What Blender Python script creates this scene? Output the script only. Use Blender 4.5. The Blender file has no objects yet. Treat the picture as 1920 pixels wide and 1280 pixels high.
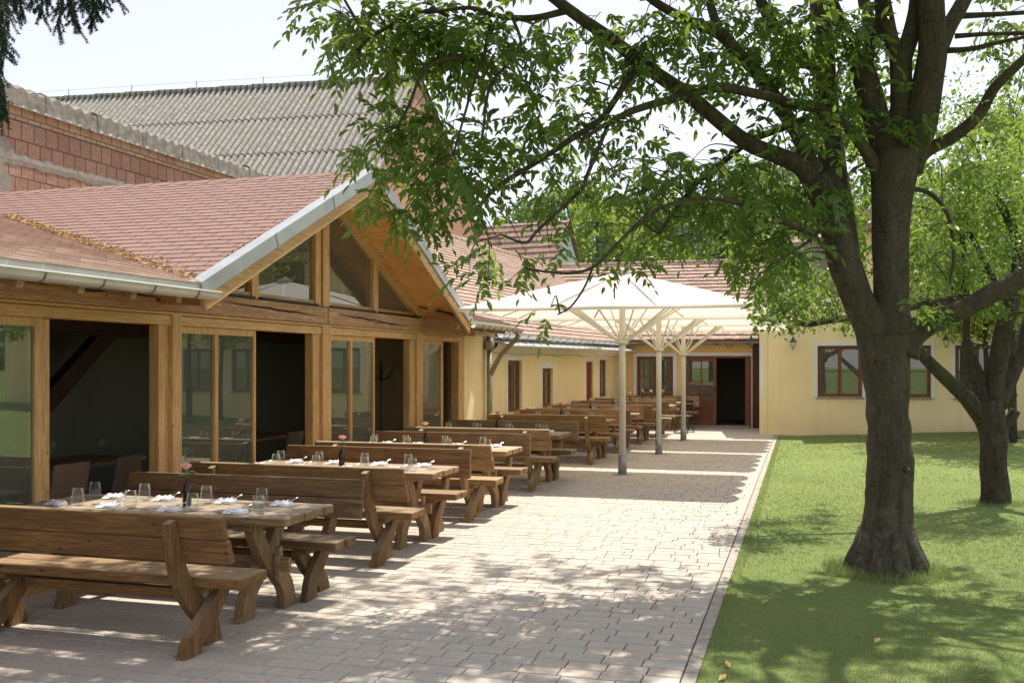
import bpy, bmesh, math, random
import numpy as np
from mathutils import Vector, Matrix
R = math.radians
random.seed(7); rng = np.random.default_rng(11)
scene = bpy.context.scene
C = scene.collection

# ------------------------------------------------------------------ camera, light, exposure
F, HV, EZ = 1867.0, 680.0, 1.85
TH = math.atan(545 / F); ct, st = math.cos(TH), math.sin(TH)
cam_d = bpy.data.cameras.new('camera'); cam = bpy.data.objects.new('camera', cam_d); C.objects.link(cam)
cam.location = (0, 0, EZ); cam.rotation_euler = (R(90), 0, TH)
cam_d.sensor_width = 36; cam_d.lens = 35; cam_d.shift_y = 40 / 1920; cam_d.clip_end = 2000; cam_d.clip_start = 0.05
scene.camera = cam
SUN = Vector((0.40, 1.30, 2.70)).normalized()
elev = math.asin(SUN.z); azim = math.atan2(SUN.x, SUN.y)
w = bpy.data.worlds.new("World"); scene.world = w; w.use_nodes = True
nt = w.node_tree; bg = nt.nodes['Background']
sky = nt.nodes.new('ShaderNodeTexSky'); sky.sky_type = 'NISHITA'; sky.sun_disc = False
sky.sun_elevation = elev; sky.sun_rotation = azim; sky.air_density = 1.0; sky.dust_density = 1.5; sky.ozone_density = 1.0
veil = nt.nodes.new('ShaderNodeMix'); veil.data_type = 'RGBA'; veil.inputs[0].default_value = .72   # thin bright high haze over the whole sky
veil.inputs[7].default_value = (2.78, 2.60, 2.66, 1); nt.links.new(sky.outputs[0], veil.inputs[6]); nt.links.new(veil.outputs[2], bg.inputs[0]); bg.inputs[1].default_value = 0.125
sd = bpy.data.lights.new('sun', 'SUN'); sd.energy = 2.62; sd.angle = R(0.6); sd.color = (1.0, 0.93, 0.82)
so = bpy.data.objects.new('sun', sd); C.objects.link(so)
so.rotation_euler = SUN.to_track_quat('Z', 'Y').to_euler(); so.location = (5, 20, 40)
scene.view_settings.view_transform = 'Standard'; scene.view_settings.look = 'None'
scene.view_settings.exposure = 1.44; scene.view_settings.gamma = 1
scene.cycles.max_bounces = 10; scene.cycles.diffuse_bounces = 6; scene.cycles.transparent_max_bounces = 24

def at(u, v, d):
    xc = (u - 960) / F * d; z = EZ - (v - HV) / F * d
    return Vector((xc * ct - d * st, xc * st + d * ct, z))
def onY(u, y):            # x of pixel column u on the plane Y=y
    a = (u - 960) / F; return y * (a * ct - st) / (a * st + ct)
def zY(u, v, y):
    a = (u - 960) / F; d = y / (a * st + ct); return EZ - (v - HV) / F * d
def facY(u, x=-5.97):     # y of pixel column u on the plane X=x
    a = (u - 960) / F; return x * (a * st + ct) / (a * ct - st)

# ------------------------------------------------------------------ mesh helpers
def tag(o, label=None, cat=None, group=None, kind=None):
    if label: o['label'] = label
    if cat: o['category'] = cat
    if group: o['group'] = group
    if kind: o['kind'] = kind
    return o
def empty(name, loc=(0, 0, 0), rz=0.0, **k):
    o = bpy.data.objects.new(name, None); C.objects.link(o); o.location = loc; o.rotation_euler = (0, 0, rz)
    o.empty_display_size = .2
    return tag(o, **k)
class MB:
    def __init__(s): s.v = []; s.f = []
    def add(s, vs, fs):
        n = len(s.v); s.v += [tuple(p) for p in vs]; s.f += [tuple(i + n for i in f) for f in fs]; return s
    def box(s, x0, x1, y0, y1, z0, z1, M=None):
        vs = [Vector((x, y, z)) for z in (z0, z1) for y in (y0, y1) for x in (x0, x1)]
        if M is not None: vs = [M @ p for p in vs]
        return s.add(vs, [(0, 2, 3, 1), (4, 5, 7, 6), (0, 1, 5, 4), (2, 6, 7, 3), (0, 4, 6, 2), (1, 3, 7, 5)])
    def beam(s, a, b, wd, ht, up=(0, 0, 1)):   # rectangular bar from a to b
        a = Vector(a); b = Vector(b); d = (b - a).normalized(); side = d.cross(Vector(up)).normalized(); u = side.cross(d)
        vs = []
        for p in (a, b):
            for i, j in ((-1, -1), (1, -1), (1, 1), (-1, 1)): vs.append(p + side * i * wd / 2 + u * j * ht / 2)
        return s.add(vs, [(3, 2, 1, 0), (4, 5, 6, 7), (0, 1, 5, 4), (1, 2, 6, 5), (2, 3, 7, 6), (3, 0, 4, 7)])
    def prism(s, prof, x0, x1):                # profile in (y,z), extruded in x
        n = len(prof); vs = [(x0, p[0], p[1]) for p in prof] + [(x1, p[0], p[1]) for p in prof]
        return s.add(vs, [tuple(range(n - 1, -1, -1)), tuple(range(n, 2 * n))] + [(i, (i + 1) % n, (i + 1) % n + n, i + n) for i in range(n)])
    def tube(s, pts, rad, n=8, cap=True, wob=0):
        pts = [Vector(p) for p in pts]; rad = rad if hasattr(rad, '__len__') else [rad] * len(pts)
        nrm = None; vs = []; m = len(pts)
        for i, p in enumerate(pts):
            d = (pts[min(i + 1, m - 1)] - pts[max(i - 1, 0)]).normalized()
            if nrm is None: nrm = d.orthogonal().normalized()
            nrm = (nrm - d * nrm.dot(d)).normalized(); b = d.cross(nrm)
            for k in range(n):
                a = 2 * math.pi * k / n; r = rad[i] * (1 + (wob * (math.sin(a * 3 + i * .7) + .6 * math.sin(a * 5 - i * .9) + random.uniform(-.5, .5)) if wob else 0))
                vs.append(p + (nrm * math.cos(a) + b * math.sin(a)) * r)
        fs = [(i * n + k, i * n + (k + 1) % n, (i + 1) * n + (k + 1) % n, (i + 1) * n + k) for i in range(m - 1) for k in range(n)]
        if cap: fs += [tuple(range(n - 1, -1, -1)), tuple((m - 1) * n + k for k in range(n))]
        return s.add(vs, fs)
    def lathe(s, prof, n=16, c=(0, 0, 0), cap=True):     # prof (r,z)
        vs = [(c[0] + r * math.cos(2 * math.pi * k / n), c[1] + r * math.sin(2 * math.pi * k / n), c[2] + z) for r, z in prof for k in range(n)]
        m = len(prof)
        fs = [(i * n + k, i * n + (k + 1) % n, (i + 1) * n + (k + 1) % n, (i + 1) * n + k) for i in range(m - 1) for k in range(n)]
        if cap: fs += [tuple(range(n - 1, -1, -1)), tuple((m - 1) * n + k for k in range(n))]
        return s.add(vs, fs)
    def build(s, name, mat, parent=None, smooth=False, bevel=0, seg=2):
        me = bpy.data.meshes.new(name); me.from_pydata(s.v, [], s.f); me.update()
        o = bpy.data.objects.new(name, me); C.objects.link(o)
        if mat: me.materials.append(mat)
        if smooth:
            me.polygons.foreach_set('use_smooth', [True] * len(me.polygons))
        if parent: o.parent = parent
        if bevel:
            m = o.modifiers.new('bevel', 'BEVEL'); m.width = bevel; m.segments = seg; m.limit_method = 'ANGLE'; m.angle_limit = R(40)
        return o
def np_mesh(name, V, Fq, mat, parent=None, smooth=False):
    me = bpy.data.meshes.new(name); k = Fq.shape[1]
    me.vertices.add(len(V)); me.vertices.foreach_set('co', np.asarray(V, dtype=np.float32).ravel())
    me.loops.add(Fq.size); me.loops.foreach_set('vertex_index', Fq.astype(np.int32).ravel())
    me.polygons.add(len(Fq)); me.polygons.foreach_set('loop_start', np.arange(0, Fq.size, k, dtype=np.int32))
    me.update(calc_edges=True); me.validate()
    me.materials.append(mat)
    if smooth: me.polygons.foreach_set('use_smooth', [True] * len(me.polygons))
    o = bpy.data.objects.new(name, me); C.objects.link(o)
    if parent: o.parent = parent
    return o
def kids(o): return [c for c in bpy.data.objects if c.parent == o]
def copy_tree(o, parent=None, label=None):
    c = o.copy(); C.objects.link(c); c.parent = parent
    for ch in kids(o): copy_tree(ch, c)
    if label: c['label'] = label
    return c
def cr(pts, n=5):        # Catmull-Rom through points (Vector of any size as tuples)
    P = [np.array(p, float) for p in pts]; P = [2 * P[0] - P[1]] + P + [2 * P[-1] - P[-2]]; out = []
    for i in range(1, len(P) - 2):
        for k in range(n):
            t = k / n; a, b, c, d = P[i - 1], P[i], P[i + 1], P[i + 2]
            out.append(.5 * ((2 * b) + (-a + c) * t + (2 * a - 5 * b + 4 * c - d) * t * t + (-a + 3 * b - 3 * c + d) * t ** 3))
    out.append(P[-2]); return out

# ------------------------------------------------------------------ materials
def mat(name):
    m = bpy.data.materials.new(name); m.use_nodes = True; n = m.node_tree.nodes; l = m.node_tree.links
    return m, n, l, n['Principled BSDF']
def ramp(n, l, fac, cols, inter='LINEAR'):
    r = n.new('ShaderNodeValToRGB'); r.color_ramp.interpolation = inter; e = r.color_ramp.elements
    while len(e) < len(cols): e.new(.5)
    for i, (p, c) in enumerate(cols): e[i].position = p; e[i].color = (*c, 1) if len(c) == 3 else c
    l.new(fac, r.inputs[0]); return r.outputs[0]
def noise(n, l, vec, scale, detail=4, rough=.55, dist=0):
    t = n.new('ShaderNodeTexNoise'); t.inputs['Scale'].default_value = scale; t.inputs['Detail'].default_value = detail
    t.inputs['Roughness'].default_value = rough; t.inputs['Distortion'].default_value = dist
    if vec: l.new(vec, t.inputs['Vector'])
    return t.outputs['Fac']
def objco(n, l, scale=(1, 1, 1), loc=(0, 0, 0), rot=(0, 0, 0), kind='Object'):
    t = n.new('ShaderNodeTexCoord'); m = n.new('ShaderNodeMapping'); m.inputs['Scale'].default_value = scale
    m.inputs['Location'].default_value = loc; m.inputs['Rotation'].default_value = rot
    l.new(t.outputs[kind], m.inputs[0]); return m.outputs[0]
def mixc(n, l, fac, a, b, mode='MIX'):
    m = n.new('ShaderNodeMix'); m.data_type = 'RGBA'; m.blend_type = mode
    if isinstance(fac, (int, float)): m.inputs[0].default_value = fac
    else: l.new(fac, m.inputs[0])
    for i, x in ((6, a), (7, b)):
        if isinstance(x, tuple): m.inputs[i].default_value = (*x, 1) if len(x) == 3 else x
        else: l.new(x, m.inputs[i])
    return m.outputs[2]
def bump(n, l, b, h, strength=.3, dist=.01):
    k = n.new('ShaderNodeBump'); k.inputs['Strength'].default_value = strength; k.inputs['Distance'].default_value = dist
    l.new(h, k.inputs['Height']); l.new(k.outputs[0], b.inputs['Normal'])
def simple(name, col, rough=.6, metal=0, var=.12, sc=8, bstr=.15):
    m, n, l, b = mat(name); v = objco(n, l)
    f = noise(n, l, v, sc, 5)
    c = ramp(n, l, f, [(.3, tuple(x * (1 - var) for x in col)), (.7, tuple(min(1, x * (1 + var)) for x in col))])
    l.new(c, b.inputs['Base Color']); b.inputs['Roughness'].default_value = rough; b.inputs['Metallic'].default_value = metal
    if bstr: bump(n, l, b, f, bstr, .004)
    return m
def wood(name, c1, c2, axis=0, rough=.75, knots=True, use_color=False, dark=(.05, .03, .015), spec=.3):
    m, n, l, b = mat(name)
    s = [16, 16, 16]; s[axis] = .9
    oi = n.new('ShaderNodeObjectInfo')
    tc = n.new('ShaderNodeTexCoord'); add = n.new('ShaderNodeVectorMath'); add.operation = 'ADD'
    mul = n.new('ShaderNodeVectorMath'); mul.operation = 'SCALE'; mul.inputs[3].default_value = 37.0
    comb = n.new('ShaderNodeCombineXYZ'); l.new(oi.outputs['Random'], comb.inputs[0]); l.new(oi.outputs['Random'], comb.inputs[1]); l.new(oi.outputs['Random'], comb.inputs[2])
    l.new(comb.outputs[0], mul.inputs[0]); l.new(tc.outputs['Object'], add.inputs[0]); l.new(mul.outputs[0], add.inputs[1])
    mp = n.new('ShaderNodeMapping'); mp.inputs['Scale'].default_value = s; l.new(add.outputs[0], mp.inputs[0])
    g = noise(n, l, mp.outputs[0], 1.6, 7, .62, .7)
    mp2 = n.new('ShaderNodeMapping'); mp2.inputs['Scale'].default_value = [x * 3.2 for x in s]; l.new(add.outputs[0], mp2.inputs[0])
    g2 = noise(n, l, mp2.outputs[0], 2.2, 3)
    big = noise(n, l, add.outputs[0], 1.7, 3)
    col = ramp(n, l, g, [(.30, c1), (.52, tuple((a + q) / 2 for a, q in zip(c1, c2))), (.72, c2)])
    col = mixc(n, l, ramp(n, l, g2, [(.42, (.55, .55, .55)), (.62, (0, 0, 0))]), col, tuple(x * .55 for x in c1))
    col = mixc(n, l, ramp(n, l, big, [(.4, (0, 0, 0)), (.75, (.45, .45, .45))]), col, tuple(x * .6 for x in c1))
    if knots:
        vo = n.new('ShaderNodeTexVoronoi'); vo.inputs['Scale'].default_value = 1.0
        ks = [8, 8, 8]; ks[axis] = 4.2
        mk = n.new('ShaderNodeMapping'); mk.inputs['Scale'].default_value = ks; l.new(add.outputs[0], mk.inputs[0]); l.new(mk.outputs[0], vo.inputs['Vector'])
        kf = ramp(n, l, vo.outputs['Distance'], [(.0, (.9, .9, .9)), (.06, (.6, .6, .6)), (.10, (0, 0, 0))])
        col = mixc(n, l, kf, col, dark)
    if use_color:
        ge = n.new('ShaderNodeNewGeometry'); sz = n.new('ShaderNodeSeparateXYZ'); l.new(ge.outputs['True Normal'], sz.inputs[0])
        wf = n.new('ShaderNodeMath'); wf.operation = 'MULTIPLY'; l.new(ramp(n, l, sz.outputs[2], [(.55, (0, 0, 0)), (.85, (1, 1, 1))]), wf.inputs[0]); l.new(ramp(n, l, big, [(.25, (.35, .35, .35)), (.7, (.85, .85, .85))]), wf.inputs[1])
        col = mixc(n, l, wf.outputs[0], col, mixc(n, l, g2, (.30, .265, .215), (.52, .475, .41)))      # tops silvered by rain
        gs = noise(n, l, add.outputs[0], 4.5, 6, .7); col = mixc(n, l, ramp(n, l, gs, [(.52, (0, 0, 0)), (.70, (.55, .55, .55))]), col, (.13, .12, .075))   # grey-green weather stain
        col = mixc(n, l, 1.0, col, oi.outputs['Color'], 'MULTIPLY')
    l.new(col, b.inputs['Base Color']); b.inputs['Roughness'].default_value = rough; b.inputs['Specular IOR Level'].default_value = spec
    bump(n, l, b, g2, .35, .004)
    return m
M = {}
M['bench'] = wood('weathered_wood', (.20, .125, .062), (.50, .345, .19), 0, use_color=True)
M['benchleg'] = wood('weathered_leg_wood', (.17, .11, .055), (.44, .305, .16), 2, use_color=True)
M['larch_v'] = wood('larch_vertical', (.62, .34, .12), (.86, .56, .27), 2, .5, dark=(.18, .07, .02))
M['larch_h'] = wood('larch_horizontal', (.62, .35, .13), (.84, .56, .28), 0, .5, dark=(.18, .07, .02))
M['beam'] = wood('old_beam', (.40, .22, .11), (.70, .44, .25), 0, .7, dark=(.08, .03, .015))
M['soffit'] = wood('soffit_boards', (.78, .38, .10), (.95, .58, .22), 1, .5, dark=(.3, .1, .02))
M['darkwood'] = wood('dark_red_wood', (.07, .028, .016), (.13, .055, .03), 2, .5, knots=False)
M['doorwood'] = wood('brown_door_wood', (.19, .075, .038), (.31, .135, .068), 2, .45, knots=False)
M['inwood'] = wood('inside_wood', (.22, .13, .07), (.34, .21, .12), 0, .5, knots=False)

def plaster(name, col, sc=60, blot=.1, b_=.35):
    m, n, l, b = mat(name); v = objco(n, l)
    f = noise(n, l, v, sc, 6, .7); g = noise(n, l, v, .9, 4)
    c = ramp(n, l, g, [(.3, tuple(x * (1 - blot) for x in col)), (.7, tuple(min(1, x * (1 + blot * .6)) for x in col))])
    c = mixc(n, l, ramp(n, l, f, [(.4, (.25, .25, .25)), (.6, (0, 0, 0))]), c, tuple(x * .8 for x in col))
    sk = noise(n, l, objco(n, l, (2.5, 2.5, .25)), 2.0, 6, .65); c = mixc(n, l, ramp(n, l, sk, [(.52, (0, 0, 0)), (.75, (.38, .38, .38))]), c, tuple(x * .72 for x in col))
    spz = n.new('ShaderNodeSeparateXYZ'); l.new(v, spz.inputs[0]); mz = n.new('ShaderNodeMapRange'); mz.inputs['From Min'].default_value = .05; mz.inputs['From Max'].default_value = .6; mz.inputs['To Min'].default_value = .32; mz.inputs['To Max'].default_value = 0; l.new(spz.outputs[2], mz.inputs['Value'])
    sm = n.new('ShaderNodeMath'); sm.operation = 'MULTIPLY'; l.new(mz.outputs[0], sm.inputs[0]); l.new(noise(n, l, v, 5, 5, .7), sm.inputs[1]); c = mixc(n, l, sm.outputs[0], c, (col[0] * .55, col[1] * .5, col[2] * .5))
    l.new(c, b.inputs['Base Color']); b.inputs['Roughness'].default_value = .9; b.inputs['Specular IOR Level'].default_value = .2
    bump(n, l, b, f, b_, .006); return m
M['yellow'] = plaster('yellow_plaster', (.92, .76, .43))
M['ochre'] = plaster('ochre_plaster', (.84, .60, .25))
M['cream'] = plaster('cream_plaster', (.84, .78, .64), 12, .08, .5)
M['white'] = plaster('white_plaster', (.80, .79, .75))
M['greenwall'] = plaster('pale_green_plaster', (.62, .68, .60))
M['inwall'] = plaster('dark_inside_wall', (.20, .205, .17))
M['zinc'] = simple('zinc_sheet', (.62, .64, .66), .45, .15, .12, 3)
M['zincdark'] = simple('old_zinc_pipe', (.30, .28, .25), .45, .7, .2, 5)
M['zincverge'] = simple('grey_zinc_verge', (.40, .42, .43), .4, .4, .15, 3)
M['gutter'] = simple('gutter_metal', (.62, .60, .54), .38, .4, .12, 4)
M['iron'] = simple('dark_iron', (.03, .03, .03), .5, .6)
M['lampgreen'] = simple('green_cast_iron', (.03, .085, .075), .45, .3)
M['postgreen'] = simple('dark_green_paint', (.022, .06, .045), .4, .2)
M['pole'] = simple('cream_painted_pole', (.72, .68, .58), .4, 0, .04, 5, .03)
M['galv'] = simple('galvanised_foot', (.36, .36, .35), .45, .6, .25, 14)
M['napkin'] = simple('white_linen', (.83, .83, .86), .8, 0, .04, 40)
M['steel'] = simple('cutlery_steel', (.6, .6, .6), .22, 1, .03, 4, 0)
M['bottle'] = simple('brown_bottle_glass', (.025, .012, .008), .12, 0, .2, 6, 0)
M['petal'] = simple('pink_petals', (.90, .50, .45), .6, 0, .12, 30)
M['petalw'] = simple('white_petals', (.85, .80, .74), .6, 0, .08, 30)
M['stem'] = simple('rose_leaf_green', (.07, .20, .04), .5, 0, .25, 20)
M['chair'] = simple('brown_chair_fabric', (.22, .14, .10), .8)
M['concrete'] = simple('rough_concrete', (.27, .24, .195), .95, 0, .18, 9, .5)
M['kerb'] = simple('concrete_kerb', (.36, .32, .27), .9, 0, .18, 12, .4)
M['dirt'] = simple('joint_sand', (.045, .037, .026), .95, 0, .2, 30)
M['soil'] = simple('bare_soil', (.13, .10, .06), .95, 0, .3, 12, .5)
M['curtain'] = simple('white_curtain', (.6, .58, .55), .8)
M['litter'] = simple('dry_catkin_litter', (.50, .33, .13), .9, 0, .4, 60)
M['asph'] = simple('dark_chimney_metal', (.10, .11, .12), .6)

def glass_mat(name, tint=(.75, .8, .78), base=.10, hi=.9, pw=4.0, refl_haze=0):
    """thin clear sheet: transparent, with a mirror share that grows towards grazing angles on either side"""
    m, n, l, b = mat(name); n.remove(b)
    out = n['Material Output']; tr = n.new('ShaderNodeBsdfTransparent'); tr.inputs[0].default_value = (*tint, 1)
    gl = n.new('ShaderNodeBsdfGlossy'); gl.inputs['Roughness'].default_value = .015; gl.inputs[0].default_value = (.95, .97, .95, 1)
    lw_ = n.new('ShaderNodeLayerWeight'); lw_.inputs[0].default_value = .5
    po = n.new('ShaderNodeMath'); po.operation = 'POWER'; po.inputs[1].default_value = pw; l.new(lw_.outputs['Facing'], po.inputs[0])
    mu = n.new('ShaderNodeMath'); mu.operation = 'MULTIPLY_ADD'; mu.inputs[1].default_value = hi; mu.inputs[2].default_value = base; mu.use_clamp = True; l.new(po.outputs[0], mu.inputs[0])
    mx = n.new('ShaderNodeMixShader'); l.new(mu.outputs[0], mx.inputs[0]); l.new(tr.outputs[0], mx.inputs[1]); l.new(gl.outputs[0], mx.inputs[2])
    if refl_haze:
        df = n.new('ShaderNodeBsdfDiffuse'); df.inputs[0].default_value = (.55, .58, .48, 1); m2 = n.new('ShaderNodeMixShader'); m2.inputs[0].default_value = refl_haze  # pale green diffuse share stands in for reflected lawn and sky
        l.new(mx.outputs[0], m2.inputs[1]); l.new(df.outputs[0], m2.inputs[2]); mx = m2
    l.new(mx.outputs[0], out.inputs[0]); return m
M['pane'] = glass_mat('window_glass', (.62, .68, .60), .15, .8, 4.0, .09)
M['tumbler'] = glass_mat('clear_tumbler_glass', (.97, .98, .98), .025, .75, 3.0)

def fabric(name, col, trans):
    m, n, l, b = mat(name); out = n['Material Output']
    b.inputs['Base Color'].default_value = (*col, 1); b.inputs['Roughness'].default_value = .9
    t = n.new('ShaderNodeBsdfTranslucent'); t.inputs[0].default_value = (*trans, 1)
    v = objco(n, l); f = noise(n, l, v, 2.5, 4); bump(n, l, b, f, .25, .03)
    mx = n.new('ShaderNodeMixShader'); mx.inputs[0].default_value = .38; l.new(b.outputs[0], mx.inputs[1]); l.new(t.outputs[0], mx.inputs[2]); l.new(mx.outputs[0], out.inputs[0])
    return m
M['canvas'] = fabric('cream_canvas', (.86, .84, .80), (.92, .82, .68))

def leafmat(name, cols, trans, tf=.45, rough=.45, patchy=False):
    m, n, l, b = mat(name); out = n['Material Output']; g = n.new('ShaderNodeNewGeometry')
    c = ramp(n, l, g.outputs['Random Per Island'], [(i / (len(cols) - 1), c_) for i, c_ in enumerate(cols)])
    if patchy: c = mixc(n, l, ramp(n, l, noise(n, l, objco(n, l), .9, 6, .65), [(.45, (0, 0, 0)), (.65, (.55, .55, .55))]), c, (.27, .28, .12))
    l.new(c, b.inputs['Base Color']); b.inputs['Roughness'].default_value = rough; b.inputs['Specular IOR Level'].default_value = .4
    t = n.new('ShaderNodeBsdfTranslucent'); tc = mixc(n, l, .65, c, trans); l.new(tc, t.inputs[0])
    mx = n.new('ShaderNodeMixShader'); mx.inputs[0].default_value = tf; l.new(b.outputs[0], mx.inputs[1]); l.new(t.outputs[0], mx.inputs[2]); l.new(mx.outputs[0], out.inputs[0])
    return m
M['ash'] = leafmat('ash_leaves', [(.045, .115, .022), (.07, .155, .03), (.11, .20, .04), (.06, .14, .035)], (.42, .58, .08), .42, .38)
M['fruit'] = leafmat('fruit_tree_leaves', [(.05, .11, .025), (.085, .16, .035), (.12, .20, .05)], (.32, .46, .06))
M['bright'] = leafmat('bright_leaves', [(.10, .18, .03), (.15, .25, .04), (.20, .29, .06)], (.45, .55, .08))
M['mid'] = leafmat('mid_green_leaves', [(.05, .10, .03), (.08, .14, .045), (.10, .17, .05)], (.25, .38, .08))
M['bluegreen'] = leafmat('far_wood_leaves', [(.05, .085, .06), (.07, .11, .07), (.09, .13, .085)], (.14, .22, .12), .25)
M['yewgreen'] = leafmat('yellow_cypress_leaves', [(.20, .27, .03), (.28, .36, .05), (.16, .24, .03)], (.55, .6, .08))
M['spruce'] = leafmat('spruce_needles', [(.02, .045, .03), (.03, .065, .035), (.025, .05, .03)], (.05, .1, .04), .12)
M['blade'] = leafmat('grass_blades', [(.17, .235, .07), (.225, .29, .10), (.29, .34, .15), (.18, .26, .08)], (.36, .46, .14), .35, .6, True)

def bark(name, c1, c2, sc=9, lichen=True):
    m, n, l, b = mat(name); v = objco(n, l, (1, 1, .30)); v2 = objco(n, l, (1, 1, 3.5)); v0 = objco(n, l)
    f = noise(n, l, v, sc, 9, .72, .8); g = noise(n, l, v2, 6, 6, .7, .5); h = noise(n, l, v0, 2.3, 5)
    vo = n.new('ShaderNodeTexVoronoi'); vo.feature = 'DISTANCE_TO_EDGE'; vo.inputs['Scale'].default_value = sc * 4.5
    wv = n.new('ShaderNodeMix'); wv.data_type = 'VECTOR'; wv.inputs[0].default_value = .12; nz_ = n.new('ShaderNodeTexNoise'); nz_.inputs['Scale'].default_value = 5; l.new(v0, nz_.inputs['Vector']); l.new(objco(n, l, (1, 1, .22)), wv.inputs[4]); l.new(nz_.outputs['Color'], wv.inputs[5]); l.new(wv.outputs[1], vo.inputs['Vector'])
    c = ramp(n, l, f, [(.3, c1), (.65, c2)])
    c = mixc(n, l, ramp(n, l, vo.outputs['Distance'], [(.01, (.38, .38, .38)), (.10, (0, 0, 0))]), c, tuple(x * .5 for x in c1))
    c = mixc(n, l, ramp(n, l, h, [(.5, (0, 0, 0)), (.68, (.6, .6, .6))]), c, (.085, .09, .045))
    c = mixc(n, l, ramp(n, l, g, [(.60, (0, 0, 0)), (.68, (.85, .85, .85))]), c, tuple(x * .3 for x in c1))
    hb = f
    if lichen:      # scaly grey-green lichen plates round the foot of the trunk
        k = noise(n, l, v0, 11, 6, .7, .6); sep = n.new('ShaderNodeSeparateXYZ'); l.new(v0, sep.inputs[0])
        zr = n.new('ShaderNodeMapRange'); zr.inputs['From Min'].default_value = .10; zr.inputs['From Max'].default_value = .75; zr.inputs['To Min'].default_value = .06; zr.inputs['To Max'].default_value = -.14; l.new(sep.outputs[2], zr.inputs['Value'])
        a_ = n.new('ShaderNodeMath'); a_.operation = 'ADD'; l.new(k, a_.inputs[0]); l.new(zr.outputs[0], a_.inputs[1])
        mk = ramp(n, l, a_.outputs[0], [(.50, (0, 0, 0)), (.60, (.6, .6, .6))]); c = mixc(n, l, mk, c, (.17, .17, .13)); hb = mk
    l.new(c, b.inputs['Base Color']); b.inputs['Roughness'].default_value = .92; b.inputs['Specular IOR Level'].default_value = .12
    ad = n.new('ShaderNodeMath'); ad.operation = 'ADD'; l.new(f, ad.inputs[0]); l.new(g, ad.inputs[1])
    a2 = n.new('ShaderNodeMath'); a2.operation = 'MULTIPLY_ADD'; a2.inputs[1].default_value = .35; l.new(hb, a2.inputs[0]); l.new(ad.outputs[0], a2.inputs[2])
    a3 = n.new('ShaderNodeMath'); a3.operation = 'MINIMUM'; a3.inputs[1].default_value = .12; l.new(vo.outputs['Distance'], a3.inputs[0])
    a4 = n.new('ShaderNodeMath'); a4.operation = 'MULTIPLY_ADD'; a4.inputs[1].default_value = .9; l.new(a3.outputs[0], a4.inputs[0]); l.new(a2.outputs[0], a4.inputs[2])
    bump(n, l, b, a4.outputs[0], .9, .03); return m
M['bark'] = bark('ash_bark', (.052, .044, .032), (.145, .122, .088))
M['bark2'] = bark('fruit_tree_bark', (.04, .032, .024), (.12, .10, .075), 16, False)

def island(name, cols, rough=.85, sc=30, bstr=.3, moss=None):
    m, n, l, b = mat(name); g = n.new('ShaderNodeNewGeometry')
    c = ramp(n, l, g.outputs['Random Per Island'], [(i / (len(cols) - 1), c_) for i, c_ in enumerate(cols)])
    f = noise(n, l, objco(n, l), sc, 6, .65); h = noise(n, l, objco(n, l), 1.3, 5, .6)
    c = mixc(n, l, ramp(n, l, f, [(.35, (.45, .45, .45)), (.6, (0, 0, 0))]), c, tuple(x * .68 for x in cols[0]))
    c = mixc(n, l, ramp(n, l, h, [(.45, (0, 0, 0)), (.75, (.5, .5, .5))]), c, moss or tuple(x * .75 for x in cols[-1]))
    l.new(c, b.inputs['Base Color']); b.inputs['Roughness'].default_value = rough; b.inputs['Specular IOR Level'].default_value = .25
    bump(n, l, b, f, bstr, .004); return m
M['paver'] = island('paving_stone', [(.49, .43, .36), (.55, .495, .425), (.47, .44, .39), (.575, .49, .405), (.52, .47, .40), (.53, .46, .39)], .85, 26, .35)
M['shingle'] = island('red_brown_shingles', [(.275, .172, .145), (.295, .186, .158), (.28, .176, .15), (.305, .195, .166)], .9, 70, .4)
M['shingle2'] = island('sun_bleached_shingles', [(.42, .30, .25), (.50, .37, .31), (.45, .33, .28), (.55, .42, .35)], .9, 60, .4)
M['tile'] = island('clay_roof_tiles', [(.36, .25, .20), (.43, .31, .25), (.33, .24, .19), (.47, .35, .28), (.39, .28, .22)], .9, 18, .4, (.22, .17, .13))

# ================================================================== SETTING
def smooth(a, b, x): t = max(0, min(1, (x - a) / (b - a))); return t * t * (3 - 2 * t)
def lawn_z(x, y): return .046 * max(0, min(x, 14)) * smooth(12, 26, y)

def grid(name, xs, ys, zf, m, kind='structure'):
    mb = MB(); mb.v = [(x, y, zf(x, y)) for y in ys for x in xs]; nx = len(xs)
    mb.f = [(j * nx + i, j * nx + i + 1, (j + 1) * nx + i + 1, (j + 1) * nx + i) for j in range(len(ys) - 1) for i in range(nx - 1)]
    return tag(mb.build(name, m, smooth=True), kind=kind)
def ground_mat(name, c1, c2, c3, sc):
    m, n, l, b = mat(name); v = objco(n, l); f = noise(n, l, v, sc, 8, .7); h = noise(n, l, v, .5, 4)
    c = ramp(n, l, f, [(.3, c1), (.5, c2), (.7, c3)])
    c = mixc(n, l, ramp(n, l, h, [(.4, (0, 0, 0)), (.7, (.5, .5, .5))]), c, (c3[0] * 1.1, c3[1], c3[2] * .9))
    l.new(c, b.inputs['Base Color']); b.inputs['Roughness'].default_value = .95; b.inputs['Specular IOR Level'].default_value = .1
    bump(n, l, b, f, .8, .02); return m
M['lawn'] = ground_mat('lawn_green', (.11, .16, .045), (.16, .215, .07), (.22, .27, .10), 60)
M['field'] = ground_mat('rough_grass', (.08, .12, .03), (.12, .17, .05), (.17, .2, .07), 8)
grid('ground', [-400, -60, -20, 0, 20, 60, 400], [-300, -40, 0, 20, 60, 120, 600], lambda x, y: -.06, M['field'])
xs = [-.59 + i * .5 for i in range(60)]; ys = [-12 + i * .6 for i in range(65)]
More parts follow.
